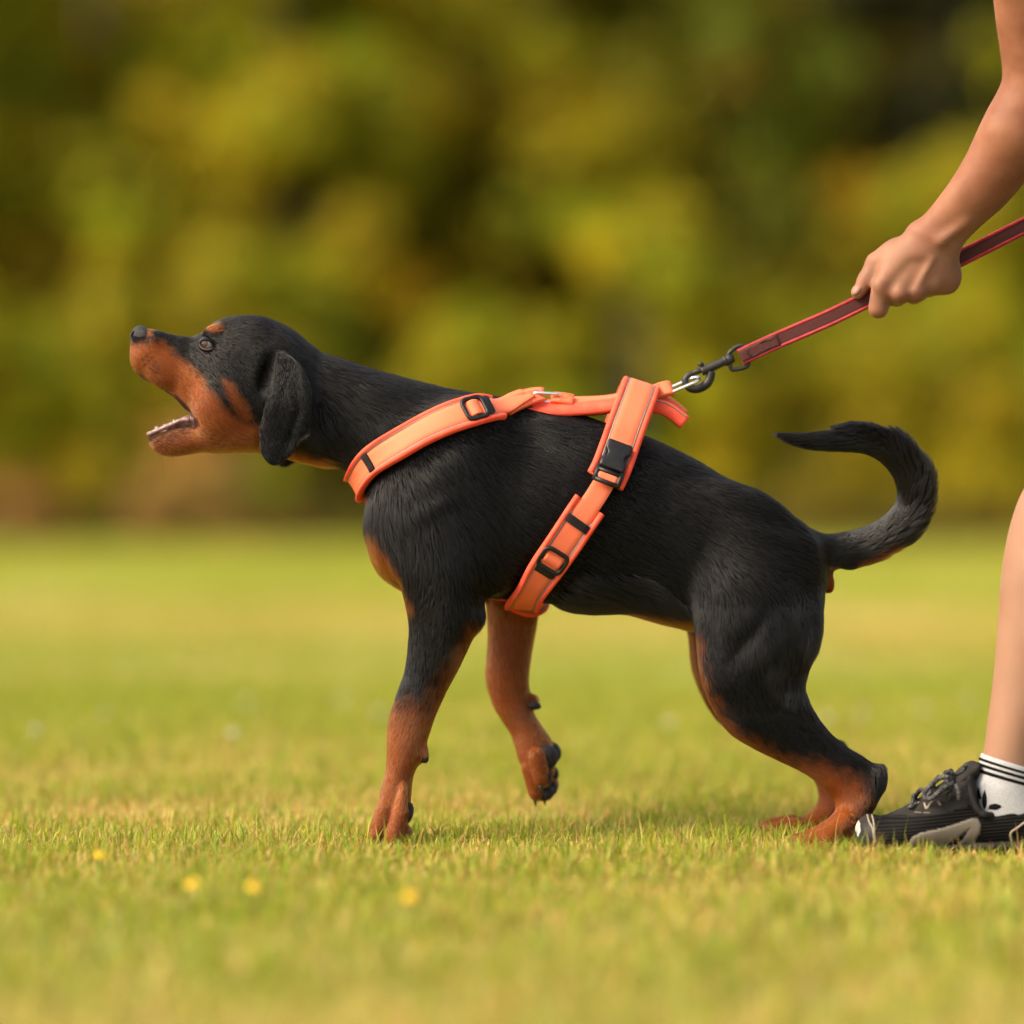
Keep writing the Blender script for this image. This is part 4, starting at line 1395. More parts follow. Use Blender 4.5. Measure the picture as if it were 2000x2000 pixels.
# front steel ring with the folded webbing ends
def stadium(c, dx, dy, a, b, n=12):
    pts = []
    for s, a0 in ((1, -90), (-1, 90)):
        for k in range(n):
            th = R(a0 + 180 * k / (n - 1))
            pts.append(c + dx * (s * a + b * math.cos(th)) + dy * (b * math.sin(th)))
    return np.array(pts)


ydir = np.array([0, 1., 0])
for off in (-.011, .011):
    dx = np.array([1, 0, -.06]); dx /= np.linalg.norm(dx)
    MB().add(*tube(stadium(P(1068, 777, off), dx, np.array([0, .7, -.7]), .010, .0065), .0018, 10, closed=True)).build('steel_ring', m_steel, harness)


def folded_end(a, b, w0, w1, y0, y1, thick=.0042, bulge=.004, name='webbing_end'):
    """short doubled strap end from a to b"""
    n = 12
    rings = []
    A, B = P(*a, y0), P(*b, y1)
    t = (B - A) / np.linalg.norm(B - A)
    nr = np.array([0, -.8, .6]); nr -= t * (nr @ t); nr /= np.linalg.norm(nr)
    bn = np.cross(t, nr)
    js = np.linspace(-1, 1, 9)
    for k in range(n):
        f = k / (n - 1)
        c = A * (1 - f) + B * f + nr * bulge * math.sin(f * math.pi)
        w = (w0 * (1 - f) + w1 * f) * S
        th = thick * (1 if f < .85 else math.sqrt(max(0.05, 1 - ((f - .85) / .15) ** 2)))
        rings.append([c + bn * j * w + nr * th / 2 for j in js] + [c + bn * j * w - nr * th / 2 for j in js[::-1]])
    rings = np.array(rings)
    v, q, tt = loft_rings(rings)
    me = np_mesh(name, v, [q, tt]); add_uv(me, rings)
    o = link(name, me, harness, m_web)
    mb = MB()
    for (f0, j0), (f1, j1) in (((.12, -.8), (.12, .8)), ((.60, -.8), (.60, .8)), ((.12, -.8), (.60, -.8)), ((.12, .8), (.60, .8)), ((.12, -.8), (.60, .8)), ((.12, .8), (.60, -.8))):
        path = []
        for s in np.linspace(0, 1, 10):
            f, j = f0 + (f1 - f0) * s, j0 + (j1 - j0) * s
            c = A * (1 - f) + B * f + nr * (bulge * math.sin(f * math.pi) + thick / 2 + .0001)
            path.append(c + bn * j * (w0 * (1 - f) + w1 * f) * S)
        mb.add(*tube(np.array(path), .00035, 5))
    mb.build('stitching', m_stitch, o)
    return o


folded_end((985, 797), (1060, 771), 20, 15, -.036, -.010, bulge=.003)
folded_end((990, 790), (1060, 769), 20, 15, .036, .012, bulge=.003)
folded_end((1120, 782), (1076, 776), 12, 11, -.013, -.011, bulge=.001)

# handle tab behind the girth strap and the leash ring
for yy, pts, w in ((-.012, [(1262, 796), (1285, 794), (1308, 803), (1338, 826)], 15), (.012, [(1262, 786), (1288, 780), (1312, 792), (1336, 812)], 12)):
    p = catmull(np.array([P(a, b, yy) for a, b in pts]), 6)
    t = np.gradient(p, axis=0); t /= np.linalg.norm(t, axis=1, keepdims=True)
    nr = np.tile([0, -1. if yy < 0 else -.8, .25 if yy < 0 else .6], (len(p), 1)); nr -= t * np.einsum('ij,ij->i', t, nr)[:, None]; nr /= np.linalg.norm(nr, axis=1, keepdims=True)
    bn = np.cross(t, nr)
    base = p[:, None] + bn[:, None] * (np.linspace(-1, 1, 9) * w * S)[None, :, None]
    nn = np.repeat(nr[:, None], 9, 1)
    hb = layer_obj('handle_tab', m_padf if yy < 0 else m_web, harness, base, nn, [(j, h) for j, h in ((-1, 0), (-.9, .0035), (-.4, .0048), (0, .005), (.4, .0048), (.9, .0035), (1, 0), (.5, -.003), (-.5, -.003))])
    pipe_obj(hb, base, nn, -.55 if yy < 0 else .8, .005, .0008, .1, .95)
dl = np.array([.92, 0, .39])
MB().add(*tube(stadium(P(1329, 754, 0), dl, np.array([-.12, .94, .3]), .0135, .0085), .0019, 10, closed=True)).build('leash_ring', m_steel, harness)
folded_end((1262, 776), (1314, 757), 14, 16, -.004, -.004, thick=.006, bulge=.003)
MB().add(*tube(np.array([P(1268, 775, -.018), P(1276, 766, -.012), P(1280, 760, 0), P(1276, 766, .012)]), .0018, 8)).build('steel_pin', m_steel, harness)

# breast bone strap between the fore legs
bs = [(690, 966, 0, 1), (700, 1010, 0, 1), (716, 1068, 0, 1), (745, 1120, 0, 1), (800, 1162, 0, 1), (870, 1172, 0, 1), (950, 1174, 0, 1), (1015, 1182, 0, 1)]
bb, bn_ = strap_base(bs, 22 * S, lift=-.0035)
STRAP_PTS.pop()
layer_obj('breastbone_strap', m_padf, harness, bb, bn_, web_prof(1, .0, .005))

# ------------------------------------------------------------------ leash
leash = empty('leash', tuple(P(1450, 695, 0)), 'brown and red rubberised webbing leash clipped to the harness and held in a fist', 'leash')
m_leash = webbing_mat('leash_webbing', (.105, .030, .026), (.030, .010, .009), 620, .7, strength=.8)
m_red = noise_color(principled('red_trim', (.42, .03, .035), .5, Specular_IOR_Level=.2), (.24, .016, .020), (.34, .030, .034), 120, bump=.2, bump_scale=600)
m_hook = noise_color(principled('gunmetal', (.035, .033, .032), .45, Metallic=.3, Specular_IOR_Level=.3), (.018, .0165, .0155), (.034, .031, .029), 120, bump=.15, bump_scale=400)
m_thread = principled('black_thread', (.01, .01, .01), .8)
HANDY = -.020
lp = [(1446, 698, -.001), (1500, 673, -.003), (1560, 647, -.008), (1620, 621, -.014), (1680, 592, -.017), (1740, 563, -.017), (1800, 540, -.016), (1860, 512, -.014), (1930, 477, -.006), (2000, 442, .0), (2120, 386, .010), (2250, 325, .018), (2400, 252, .024), (2440, 233, .026)]
p = catmull(np.array([P(a, b, y) for a, b, y in lp]), 8)
t = np.gradient(p, axis=0); t /= np.linalg.norm(t, axis=1, keepdims=True)
nr = np.tile([0, -1., .12], (len(p), 1)); nr -= t * np.einsum('ij,ij->i', t, nr)[:, None]; nr /= np.linalg.norm(nr, axis=1, keepdims=True)
bn = np.cross(t, nr)
lbase = p[:, None] + bn[:, None] * (np.linspace(-1, 1, 9) * 15 * S)[None, :, None]
lnn = np.repeat(nr[:, None], 9, 1)
lw = layer_obj('leash_webbing', m_leash, leash, lbase, lnn, web_prof(.86, -.0010, .0012))
for j in (-.87, .87):
    pipe_obj(lw, lbase, lnn, j, 0, .0022, mat=m_red, name='red_edge')
# second thickness of the folded end
layer_obj('folded_end', m_leash, leash, lbase, lnn, web_prof(.80, .0012, .0024), 0, .105)
sm = MB()
pat = [(.10, .62), (.088, .45), (.03, .62), (.022, .2), (.022, -.3), (.03, -.62), (.075, -.62), (.088, -.35), (.10, -.62)]
pp_ = resample(np.array([(a, b, 0) for a, b in pat]), 44)
nL = len(p)
for k in range(0, 43):
    if k % 2: continue
    qv = []
    for f, j, _ in (pp_[k], pp_[k + 1]):
        ring = strap_layer(lbase, lnn, [(j, .0026), (j, .0026)], f, min(f + .001, 1))
        qv.append(ring[0, 0])
    sm.add(*tube(np.array(qv), .0007, 5))
sm.build('stitching', m_thread, lw)

# snap hook and swivel
hook = MB()
hk = [(1353, 729), (1346, 732), (1340, 738), (1338, 745), (1341, 752), (1348, 758), (1358, 760), (1370, 757), (1381, 749), (1387, 738), (1389, 726)]
path = catmull(np.array([P(a, b, .001) for a, b in hk]), 5)
rad = np.interp(np.linspace(0, 1, len(path)), [0, .15, .45, .8, 1], [.0026, .0032, .0042, .0050, .0046])
hook.add(*tube(path, rad, 12))
hook.add(*tube(catmull(np.array([P(1370, 726, .001), P(1384, 720, .001), P(1400, 713, .001), P(1417, 705, .001)]), 4), np.linspace(.0050, .0044, 13), 12))
hook.add(*tube(np.array([P(1414, 706.5, .001), P(1420, 704, .001)]), .0056, 12))
hk_o = hook.build('snap_hook', m_hook, leash)
MB().add(*tube(np.array([P(1352, 729.5, .001), P(1362, 726, .001), P(1376, 721, .001)]), .0030, 10)).build('gate', m_hook, hk_o)
kb = MB(); kb.add(*tube(np.array([P(1370, 722, .001), P(1369, 713, .001)]), .0020, 8)); kb.add(*sphere(P(1369, 712, .001), (.0036, .0032, .0026), 14, 8)); kb.build('thumb_knob', m_hook, hk_o)
sw = MB()
sw.add(*tube(np.array([P(1417, 705, .001), P(1425, 702, .001), P(1433, 699, .001)]), np.array([.0052, .0058, .0046]), 12))
pts = [(1424, 690), (1430, 684), (1440, 677), (1449, 676), (1455, 684), (1460, 700), (1462, 711), (1457, 717), (1442, 721), (1430, 722), (1426, 714), (1422, 700)]
sw.add(*tube(catmull(np.array([P(a, b, .001) for a, b in pts + pts[:1]]), 5)[:-1], .0024, 10, closed=True))
sw.build('swivel', m_hook, hk_o)

# ------------------------------------------------------------------ person bracing against the pull (left arm, hand, lower leg and shoe are in view)
YS = -.105
person = empty('person', (0.72, 0.0, 0), 'person in shorts and trainers with bare arm pulling the leash in a fist', 'person')


def skin_mat():
    m = principled('skin', (.5, .25, .15), .55, Subsurface_Weight=.12, Specular_IOR_Level=.22)
    b = m.node_tree.nodes['Principled BSDF']
    b.inputs['Subsurface Radius'].default_value = (.9, .35, .2)
    b.inputs['Subsurface Scale'].default_value = .008
    tc = N(m, 'ShaderNodeTexCoord')
    n1 = N(m, 'ShaderNodeTexNoise'); n1.inputs['Scale'].default_value = 28; n1.inputs['Detail'].default_value = 9
    L(m, tc.outputs['Object'], n1.inputs['Vector'])
    cr = N(m, 'ShaderNodeValToRGB')
    e = cr.color_ramp.elements
    e[0].position, e[1].position = .32, .68
    e[0].color, e[1].color = (.165, .058, .027, 1), (.245, .098, .050, 1)
    L(m, n1.outputs[0], cr.inputs[0])
    at = N(m, 'ShaderNodeAttribute', attribute_name='flush')
    mx = N(m, 'ShaderNodeMix', data_type='RGBA')
    L(m, at.outputs['Fac'], mx.inputs[0]); L(m, cr.outputs[0], mx.inputs[6]); mx.inputs[7].default_value = (.25, .066, .040, 1)
    ap_ = N(m, 'ShaderNodeAttribute', attribute_name='pale')
    mp = N(m, 'ShaderNodeMix', data_type='RGBA')
    L(m, ap_.outputs['Fac'], mp.inputs[0]); L(m, mx.outputs[2], mp.inputs[6]); mp.inputs[7].default_value = (.285, .165, .108, 1)
    L(m, mp.outputs[2], b.inputs['Base Color'])
    n2 = N(m, 'ShaderNodeTexNoise'); n2.inputs['Scale'].default_value = 700; n2.inputs['Detail'].default_value = 4
    L(m, tc.outputs['Object'], n2.inputs['Vector'])
    bp = N(m, 'ShaderNodeBump'); bp.inputs['Strength'].default_value = .3; bp.inputs['Distance'].default_value = .0008
    L(m, n2.outputs[0], bp.inputs['Height']); L(m, bp.outputs[0], b.inputs['Normal'])
    return m


m_skinp = skin_mat()
A = Field((.30, -.26, .50), (.80, .08, 1.16), .0020, band=13)


def limb(Fd, pts, k, flat=1.0):
    """chain of tapered segments through px,py,depth,r(units); joints blended"""
    arr = catmull(np.array([np.append(P(a, b, y), r * S) for a, b, y, r in pts]), 5)
    for a, b in zip(arr[:-1], arr[1:]):
        Fd.cone(a[:3], b[:3], a[3], b[3], k=k)


# upper arm and forearm as lofts (edge, edge, half depth)
YW, YE = -.036, -.070
armst = [(1778, 448, 1868, 494, 33, YW), (1797, 428, 1890, 468, 36, YW - .003), (1824, 397, 1914, 444, 42, YW - .008), (1859, 349, 1962, 402, 49, YW - .016), (1888, 300, 2002, 356, 56, YW - .024), (1909, 254, 2034, 306, 60, YE),
         (1928, 214, 2058, 258, 62, YE - .002), (1946, 182, 2072, 206, 60, YE - .004), (1958, 150, 2082, 150, 58, YE - .010), (1954, 99, 2090, 92, 60, YE - .018), (1947, 52, 2090, 40, 63, YE - .026), (1941, 0, 2084, -14, 66, YE - .034),
         (1930, -110, 2080, -120, 70, YE - .05), (1925, -210, 2085, -215, 74, YE - .062), (1940, -290, 2090, -290, 70, YE - .066)]
v, q, t = station_loft(armst, m=44)
A.mesh(v, q, t)

# hand: back of the hand towards the viewer, fingers closed round the leash
WR = P(1822, 474, YW)
mcp = [P(1722, 560, -.036), P(1757, 571, -.039), P(1791, 570, -.037), P(1822, 556, -.033)]
wri = [P(1796, 462, -.034), P(1810, 466, -.038), P(1828, 476, -.038), P(1846, 488, -.034)]
for a, b, r0, r1 in zip(wri, mcp, (.0150, .0155, .0150, .0140), (.0118, .0118, .0112, .0105)):
    A.cone(a, b, r0, r1, k=.010)
A.ell(P(1778, 520, -.030), (.036, .0135, .028), rot=R(38), k=.012)
A.ell(P(1840, 530, -.026), (.020, .014, .026), rot=R(24), k=.012)         # heel of the hand
A.ell(P(1745, 505, -.024), (.020, .014, .018), rot=R(40), k=.012)          # web of the thumb
pip = [P(1716, 602, -.030), P(1752, 580, -.014), P(1785, 576, -.012), P(1815, 564, -.011)]
dip = [P(1722, 588, .004), P(1752, 566, .008), P(1782, 560, .009), P(1808, 550, .009)]
tipf = [P(1724, 566, .004), P(1750, 552, .002), P(1778, 548, .002), P(1803, 540, .001)]
for a, b, c, d, r in zip(mcp, pip, dip, tipf, (.0112, .0108, .0104, .0094)):
    A.cone(a, b, r, r * .96, k=.0035)
    A.cone(b, c, r * .95, r * .86, k=.002)
    A.cone(c, d, r * .86, r * .74, k=.002)
for m_, r in zip(mcp, (.0062, .0062, .006, .0055)):
    A.ell(m_ + np.array([0, -.0062, .001]), (r, .0052, r), k=.007)          # knuckles
# thumb along the leash
th = [P(1752, 492, -.020), P(1712, 514, -.019), P(1692, 548, -.019), P(1675, 574, -.021)]
for a, b, r0, r1 in ((th[0], th[1], .0150, .0112), (th[1], th[2], .0112, .0094), (th[2], th[3], .0094, .0066)):
    A.cone(a, b, r0, r1, k=.004)
# grooves: between thumb and index, between index and middle finger, tendons
A.cone(P(1712, 512, -.036), P(1703, 566, -.036), .0022, .0030, k=.004, op='sub')
A.cone(P(1738, 588, -.044), P(1736, 604, -.034), .0022, .0030, k=.003, op='sub')
A.cone(P(1724, 572, -.0525), P(1731, 563, -.0525), .0024, .0022, k=.004, op='sub')
A.cone(P(1774, 584, -.050), P(1772, 600, -.036), .0022, .0026, k=.003, op='sub')
A.cone(P(1806, 580, -.048), P(1804, 594, -.036), .0020, .0024, k=.003, op='sub')
A.cone(P(1740, 560, -.0540), P(1780, 515, -.0535), .0020, .0012, k=.012, op='sub')
A.cone(P(1775, 560, -.0550), P(1800, 515, -.0550), .0020, .0012, k=.012, op='sub')
A.cone(P(1787, 568, -.0485), P(1822, 506, -.0515), .0013, .0013, k=.005)
A.cone(P(1840, 470, -.0560), P(1885, 436, -.0605), .0018, .0020, k=.012)     # wrist tendon
A.blur(1)
av, aq = keep_largest(*A.extract(0))
del A

# lower left leg
G = Field((.40, -.24, .02), (1.05, .02, .80), .0035, band=12)
legst = [(1930, 1600, 2010, 1600, 30, YS), (1922, 1560, 2018, 1560, 42, YS), (1919, 1500, 2022, 1500, 46, YS), (1925, 1440, 2034, 1440, 50, YS), (1935, 1366, 2062, 1366, 56, YS), (1943, 1297, 2095, 1297, 66, YS), (1949, 1226, 2122, 1226, 76, YS), (1956, 1124, 2146, 1124, 86, YS), (1966, 1061, 2150, 1061, 88, YS),
         (1976, 1018, 2148, 1018, 87, YS), (1992, 972, 2150, 985, 85, YS), (2014, 930, 2160, 960, 84, YS), (2036, 880, 2176, 925, 84, YS), (2072, 810, 2206, 885, 90, YS), (2140, 725, 2276, 852, 100, YS + .01), (2250, 620, 2400, 790, 115, YS + .03), (2420, 520, 2560, 690, 130, YS + .05)]
v, q, t = station_loft(legst, m=44)
G.mesh(v, q, t)
G.ell(P(2000, 1600, YS), (.040, .018, .022), k=.02)
G.ell(P(2068, 880, YS), (.026, .034, .036), k=.02)
G.blur(1)
gv, gq = keep_largest(*G.extract(0))
del G

# rest of the body
Bf = Field((.25, -.30, .0), (1.5, .40, 1.52), .007, band=10)
pel, cst, nck = np.array([.93, .03, .68]), np.array([.66, .03, 1.04]), np.array([.58, .03, 1.17])
Bf.cone(pel + [0, -.06, 0], pel + [0, .06, 0], .115, .115)
Bf.cone(pel, (pel + cst) / 2, .118, .112, k=.06)
Bf.cone((pel + cst) / 2 + [0, -.03, 0], cst + [0, -.055, 0], .105, .105, k=.06)
Bf.cone((pel + cst) / 2 + [0, .03, 0], cst + [0, .055, 0], .105, .105, k=.06)
Bf.cone([.60, -.115, 1.085], [.60, .175, 1.085], .065, .065, k=.05)
Bf.cone(nck - [0, 0, .04], [.53, .03, 1.25], .058, .055, k=.03)
Bf.ell([.50, .03, 1.335], (.098, .076, .118), rot=R(12), k=.02)
Bf.ell([.455, .03, 1.28], (.055, .055, .055), k=.02)
Bf.ell([.402, .03, 1.325], (.018, .014, .024), k=.012)          # nose
Bf.ell([.413, .03, 1.275], (.012, .024, .010), k=.012)          # lips
for s in (-1, 1):
    Bf.ell([.51, .03 + s * .080, 1.33], (.020, .010, .030), k=.008)
    Bf.ell([.422, .03 + s * .032, 1.345], (.016, .018, .012), k=.006, op='sub')
Bf.cone([.60, .175, 1.085], [.84, .235, .90], .056, .044, k=.03)       # right arm
Bf.cone([.84, .235, .90], [.815, .065, .785], .043, .030, k=.02)
Bf.ell([.795, .045, .775], (.040, .036, .040), k=.02)
for i in range(4):
    Bf.cone([.77 + .019 * i, .045, .795 - .004 * i], [.772 + .019 * i, .012, .770], .011, .010, k=.006)
    Bf.cone([.772 + .019 * i, .012, .770], [.775 + .019 * i, .045, .752], .010, .009, k=.005)
Bf.cone([.765, .05, .79], [.755, .02, .785], .012, .010, k=.006)
Bf.cone(pel + [.0, .09, 0], [.90, .14, .40], .092, .062, k=.04)        # right leg
Bf.cone([.90, .14, .40], [1.16, .155, .11], .060, .040, k=.03)
Bf.cone([1.16, .155, .11], [1.06, .155, .06], .038, .035, k=.02)
bv, bq = Bf.extract(0)
del Bf
# the three surfaces form one body mesh; they overlap inside sleeve and shorts
V_ = np.vstack([av, gv, bv])
Q_ = np.vstack([aq, gq + len(av), bq + len(av) + len(gv)])
me = np_mesh('body', V_, Q_)
fl = np.zeros(len(V_))
ap = to_px(V_)
for cx, cy, rr, am in ((1728, 570, 22, .8), (1762, 580, 18, .5), (1795, 580, 18, .45), (1682, 562, 26, .7), (1716, 604, 24, .6), (1780, 530, 18, .25), (1810, 470, 50, .45)):
    fl = np.maximum(fl, am * np.clip(1 - np.linalg.norm(ap - [cx, cy], axis=1) / rr, 0, 1) * (np.arange(len(V_)) < len(av)))
pa = me.attributes.new('pale', 'FLOAT', 'POINT')
pv = np.zeros(len(V_)); pv[len(av):len(av) + len(gv)] = .6 + .25 * vnoise(gv, 40, 77); pv[len(av) + len(gv):] = .3
pv[:len(av)] = .32 * np.clip((to_px(av)[:, 1] - 410) / 70, 0, 1)
pa.data.foreach_set('value', pv.astype(np.float32))
fa = me.attributes.new('flush', 'FLOAT', 'POINT'); fa.data.foreach_set('value', fl.astype(np.float32))
link('body', me, person, m_skinp)
# thumb nail
m_nail = principled('nail', (.25, .125, .085), .4, Specular_IOR_Level=.2)
nb = MB()
c = (th[2] * .22 + th[3] * .78)
ax = th[3] - th[2]; ax /= np.linalg.norm(ax)
out = np.array([-.55, -.62, .45]); out -= ax * (out @ ax); out /= np.linalg.norm(out)
sd_ = np.cross(ax, out)
v, q, t = sphere((0, 0, 0), (.0076, .0030, .0056), 18, 12)
nb.add(place(v, c + out * .0050 + ax * .0012, ax, out, sd_), q, t).build('thumb_nail', m_nail, person)

# clothes and hair
def cloth(name, fn, lo, hi, mat):
    f = Field(lo, hi, .010, band=8)
    fn(f); f.blur(1)
    v, q = f.extract(0)
    return link(name, np_mesh(name, v, q), person, mat)


m_tee = noise_color(principled('tee_cloth', (.05, .06, .08), .8), (.045, .055, .075), (.065, .075, .10), 90, bump=.2, bump_scale=700)
m_short = noise_color(principled('shorts_cloth', (.03, .03, .03), .8), (.026, .026, .028), (.040, .040, .042), 90, bump=.2, bump_scale=700)
m_hair = noise_color(principled('hair', (.06, .035, .02), .5), (.04, .024, .014), (.085, .05, .028), 120, bump=.6, bump_scale=300)


def tee(f):
    f.cone(pel + [-.01, -.05, .02], pel + [-.01, .05, .02], .128, .128)
    f.cone(pel, (pel + cst) / 2, .132, .128, k=.06)
    f.cone((pel + cst) / 2 + [0, -.03, 0], cst + [0, -.055, 0], .120, .118, k=.06)
    f.cone((pel + cst) / 2 + [0, .03, 0], cst + [0, .055, 0], .120, .118, k=.06)
    f.cone([.60, -.115, 1.085], [.60, .175, 1.085], .076, .076, k=.05)
    f.cone([.575, -.135, 1.075], [.578, -.128, .985], .070, .066, k=.03)
    f.cone([.60, .175, 1.085], [.70, .205, 1.00], .070, .066, k=.03)


def shorts(f):
    f.cone(pel + [0, -.06, -.01], pel + [0, .06, -.01], .132, .132)
    f.cone(pel + [-.02, -.08, -.02], P(2215, 765, YS) + [0, .0, 0], .118, .088, k=.05)
    f.cone(pel + [.0, .09, -.02], [.915, .13, .50], .112, .088, k=.05)


def hairf(f):
    f.ell([.515, .03, 1.355], (.108, .086, .118), rot=R(14))
    f.ell([.405, .03, 1.30], (.075, .10, .075), k=.01, op='sub')
    f.ell([.60, .03, 1.34], (.040, .032, .040), k=.03)


cloth('t_shirt', tee, (.40, -.26, .50), (1.12, .34, 1.22), m_tee)
cloth('shorts', shorts, (.50, -.26, .36), (1.12, .30, .86), m_short)
cloth('hair', hairf, (.35, -.1, 1.2), (.70, .16, 1.52), m_hair)

# ------------------------------------------------------------------ sock and shoe
m_sock = noise_color(principled('white_knit', (.74, .72, .70), .85, Specular_IOR_Level=.1), (.31, .31, .32), (.39, .39, .40), 700, bump=.5, bump_scale=1100)
m_sockb = principled('black_knit', (.006, .006, .006), .9, Specular_IOR_Level=.05)


def shoe_mesh_mat():
    m = principled('ribbed_mesh', (.02, .019, .018), .8, Specular_IOR_Level=.08)
    b = m.node_tree.nodes['Principled BSDF']
    tc = N(m, 'ShaderNodeTexCoord')
    sp = N(m, 'ShaderNodeSeparateXYZ'); L(m, tc.outputs['Object'], sp.inputs[0])
    mu = N(m, 'ShaderNodeMath', operation='MULTIPLY'); L(m, sp.outputs[2], mu.inputs[0]); mu.inputs[1].default_value = 6.283 / .0034
    ma = N(m, 'ShaderNodeMath', operation='MULTIPLY_ADD'); L(m, sp.outputs[0], ma.inputs[0]); ma.inputs[1].default_value = -160; L(m, mu.outputs[0], ma.inputs[2])
    si = N(m, 'ShaderNodeMath', operation='SINE'); L(m, ma.outputs[0], si.inputs[0])
    mr = N(m, 'ShaderNodeMapRange'); L(m, si.outputs[0], mr.inputs[0]); mr.inputs[1].default_value = -1
    mx = N(m, 'ShaderNodeMix', data_type='RGBA'); L(m, mr.outputs[0], mx.inputs[0])
    mx.inputs[6].default_value = (.0025, .0025, .0025, 1); mx.inputs[7].default_value = (.013, .012, .0105, 1)
    L(m, mx.outputs[2], b.inputs['Base Color'])
    bp = N(m, 'ShaderNodeBump'); bp.inputs['Strength'].default_value = .7; bp.inputs['Distance'].default_value = .0008
    L(m, mr.outputs[0], bp.inputs['Height']); L(m, bp.outputs[0], b.inputs['Normal'])
    return m


def grid_mat(name, c1, c2, cell):
    m = principled(name, c1, .5)
    b = m.node_tree.nodes['Principled BSDF']
    tc = N(m, 'ShaderNodeTexCoord')
    sp = N(m, 'ShaderNodeSeparateXYZ'); L(m, tc.outputs['Object'], sp.inputs[0])
    outs = []
    for k, ang in ((0, 1), (2, 1)):
        mu = N(m, 'ShaderNodeMath', operation='MULTIPLY'); L(m, sp.outputs[k], mu.inputs[0]); mu.inputs[1].default_value = 6.283 / cell
        si = N(m, 'ShaderNodeMath', operation='SINE'); L(m, mu.outputs[0], si.inputs[0]); outs.append(si)
    mi = N(m, 'ShaderNodeMath', operation='MINIMUM'); L(m, outs[0].outputs[0], mi.inputs[0]); L(m, outs[1].outputs[0], mi.inputs[1])
    mr = N(m, 'ShaderNodeMapRange'); L(m, mi.outputs[0], mr.inputs[0]); mr.inputs[1].default_value = -.75; mr.inputs[2].default_value = -.2
    mx = N(m, 'ShaderNodeMix', data_type='RGBA'); L(m, mr.outputs[0], mx.inputs[0])
    mx.inputs[6].default_value = (*c2, 1); mx.inputs[7].default_value = (*c1, 1)
    L(m, mx.outputs[2], b.inputs['Base Color'])
    return m


m_rib = shoe_mesh_mat()
m_over = noise_color(principled('grey_overlay', (.055, .05, .046), .7, Specular_IOR_Level=.12), (.014, .0125, .011), (.024, .0215, .019), 60, bump=.2, bump_scale=400)
m_toe = noise_color(principled('toe_rubber', (.03, .03, .03), .5, Specular_IOR_Level=.2), (.012, .012, .0125), (.024, .0235, .023), 80, bump=.2, bump_scale=300)
m_soleb = noise_color(principled('sole_rubber', (.025, .024, .024), .7, Specular_IOR_Level=.15), (.012, .0115, .011), (.03, .027, .025), 60, bump=.4, bump_scale=300)
m_crescent = noise_color(principled('toe_crescent', (.62, .58, .52), .5), (.36, .33, .28), (.48, .45, .40), 90)
m_silver = grid_mat('reflective_grid', (.27, .22, .16), (.03, .027, .024), .0021)
m_lace = noise_color(principled('speckled_lace', (.05, .048, .046), .8, Specular_IOR_Level=.08), (.006, .006, .006), (.16, .155, .15), 900, detail=2, stops=(.48, .62))
m_tan = principled('tan_cord', (.25, .20, .14), .7)


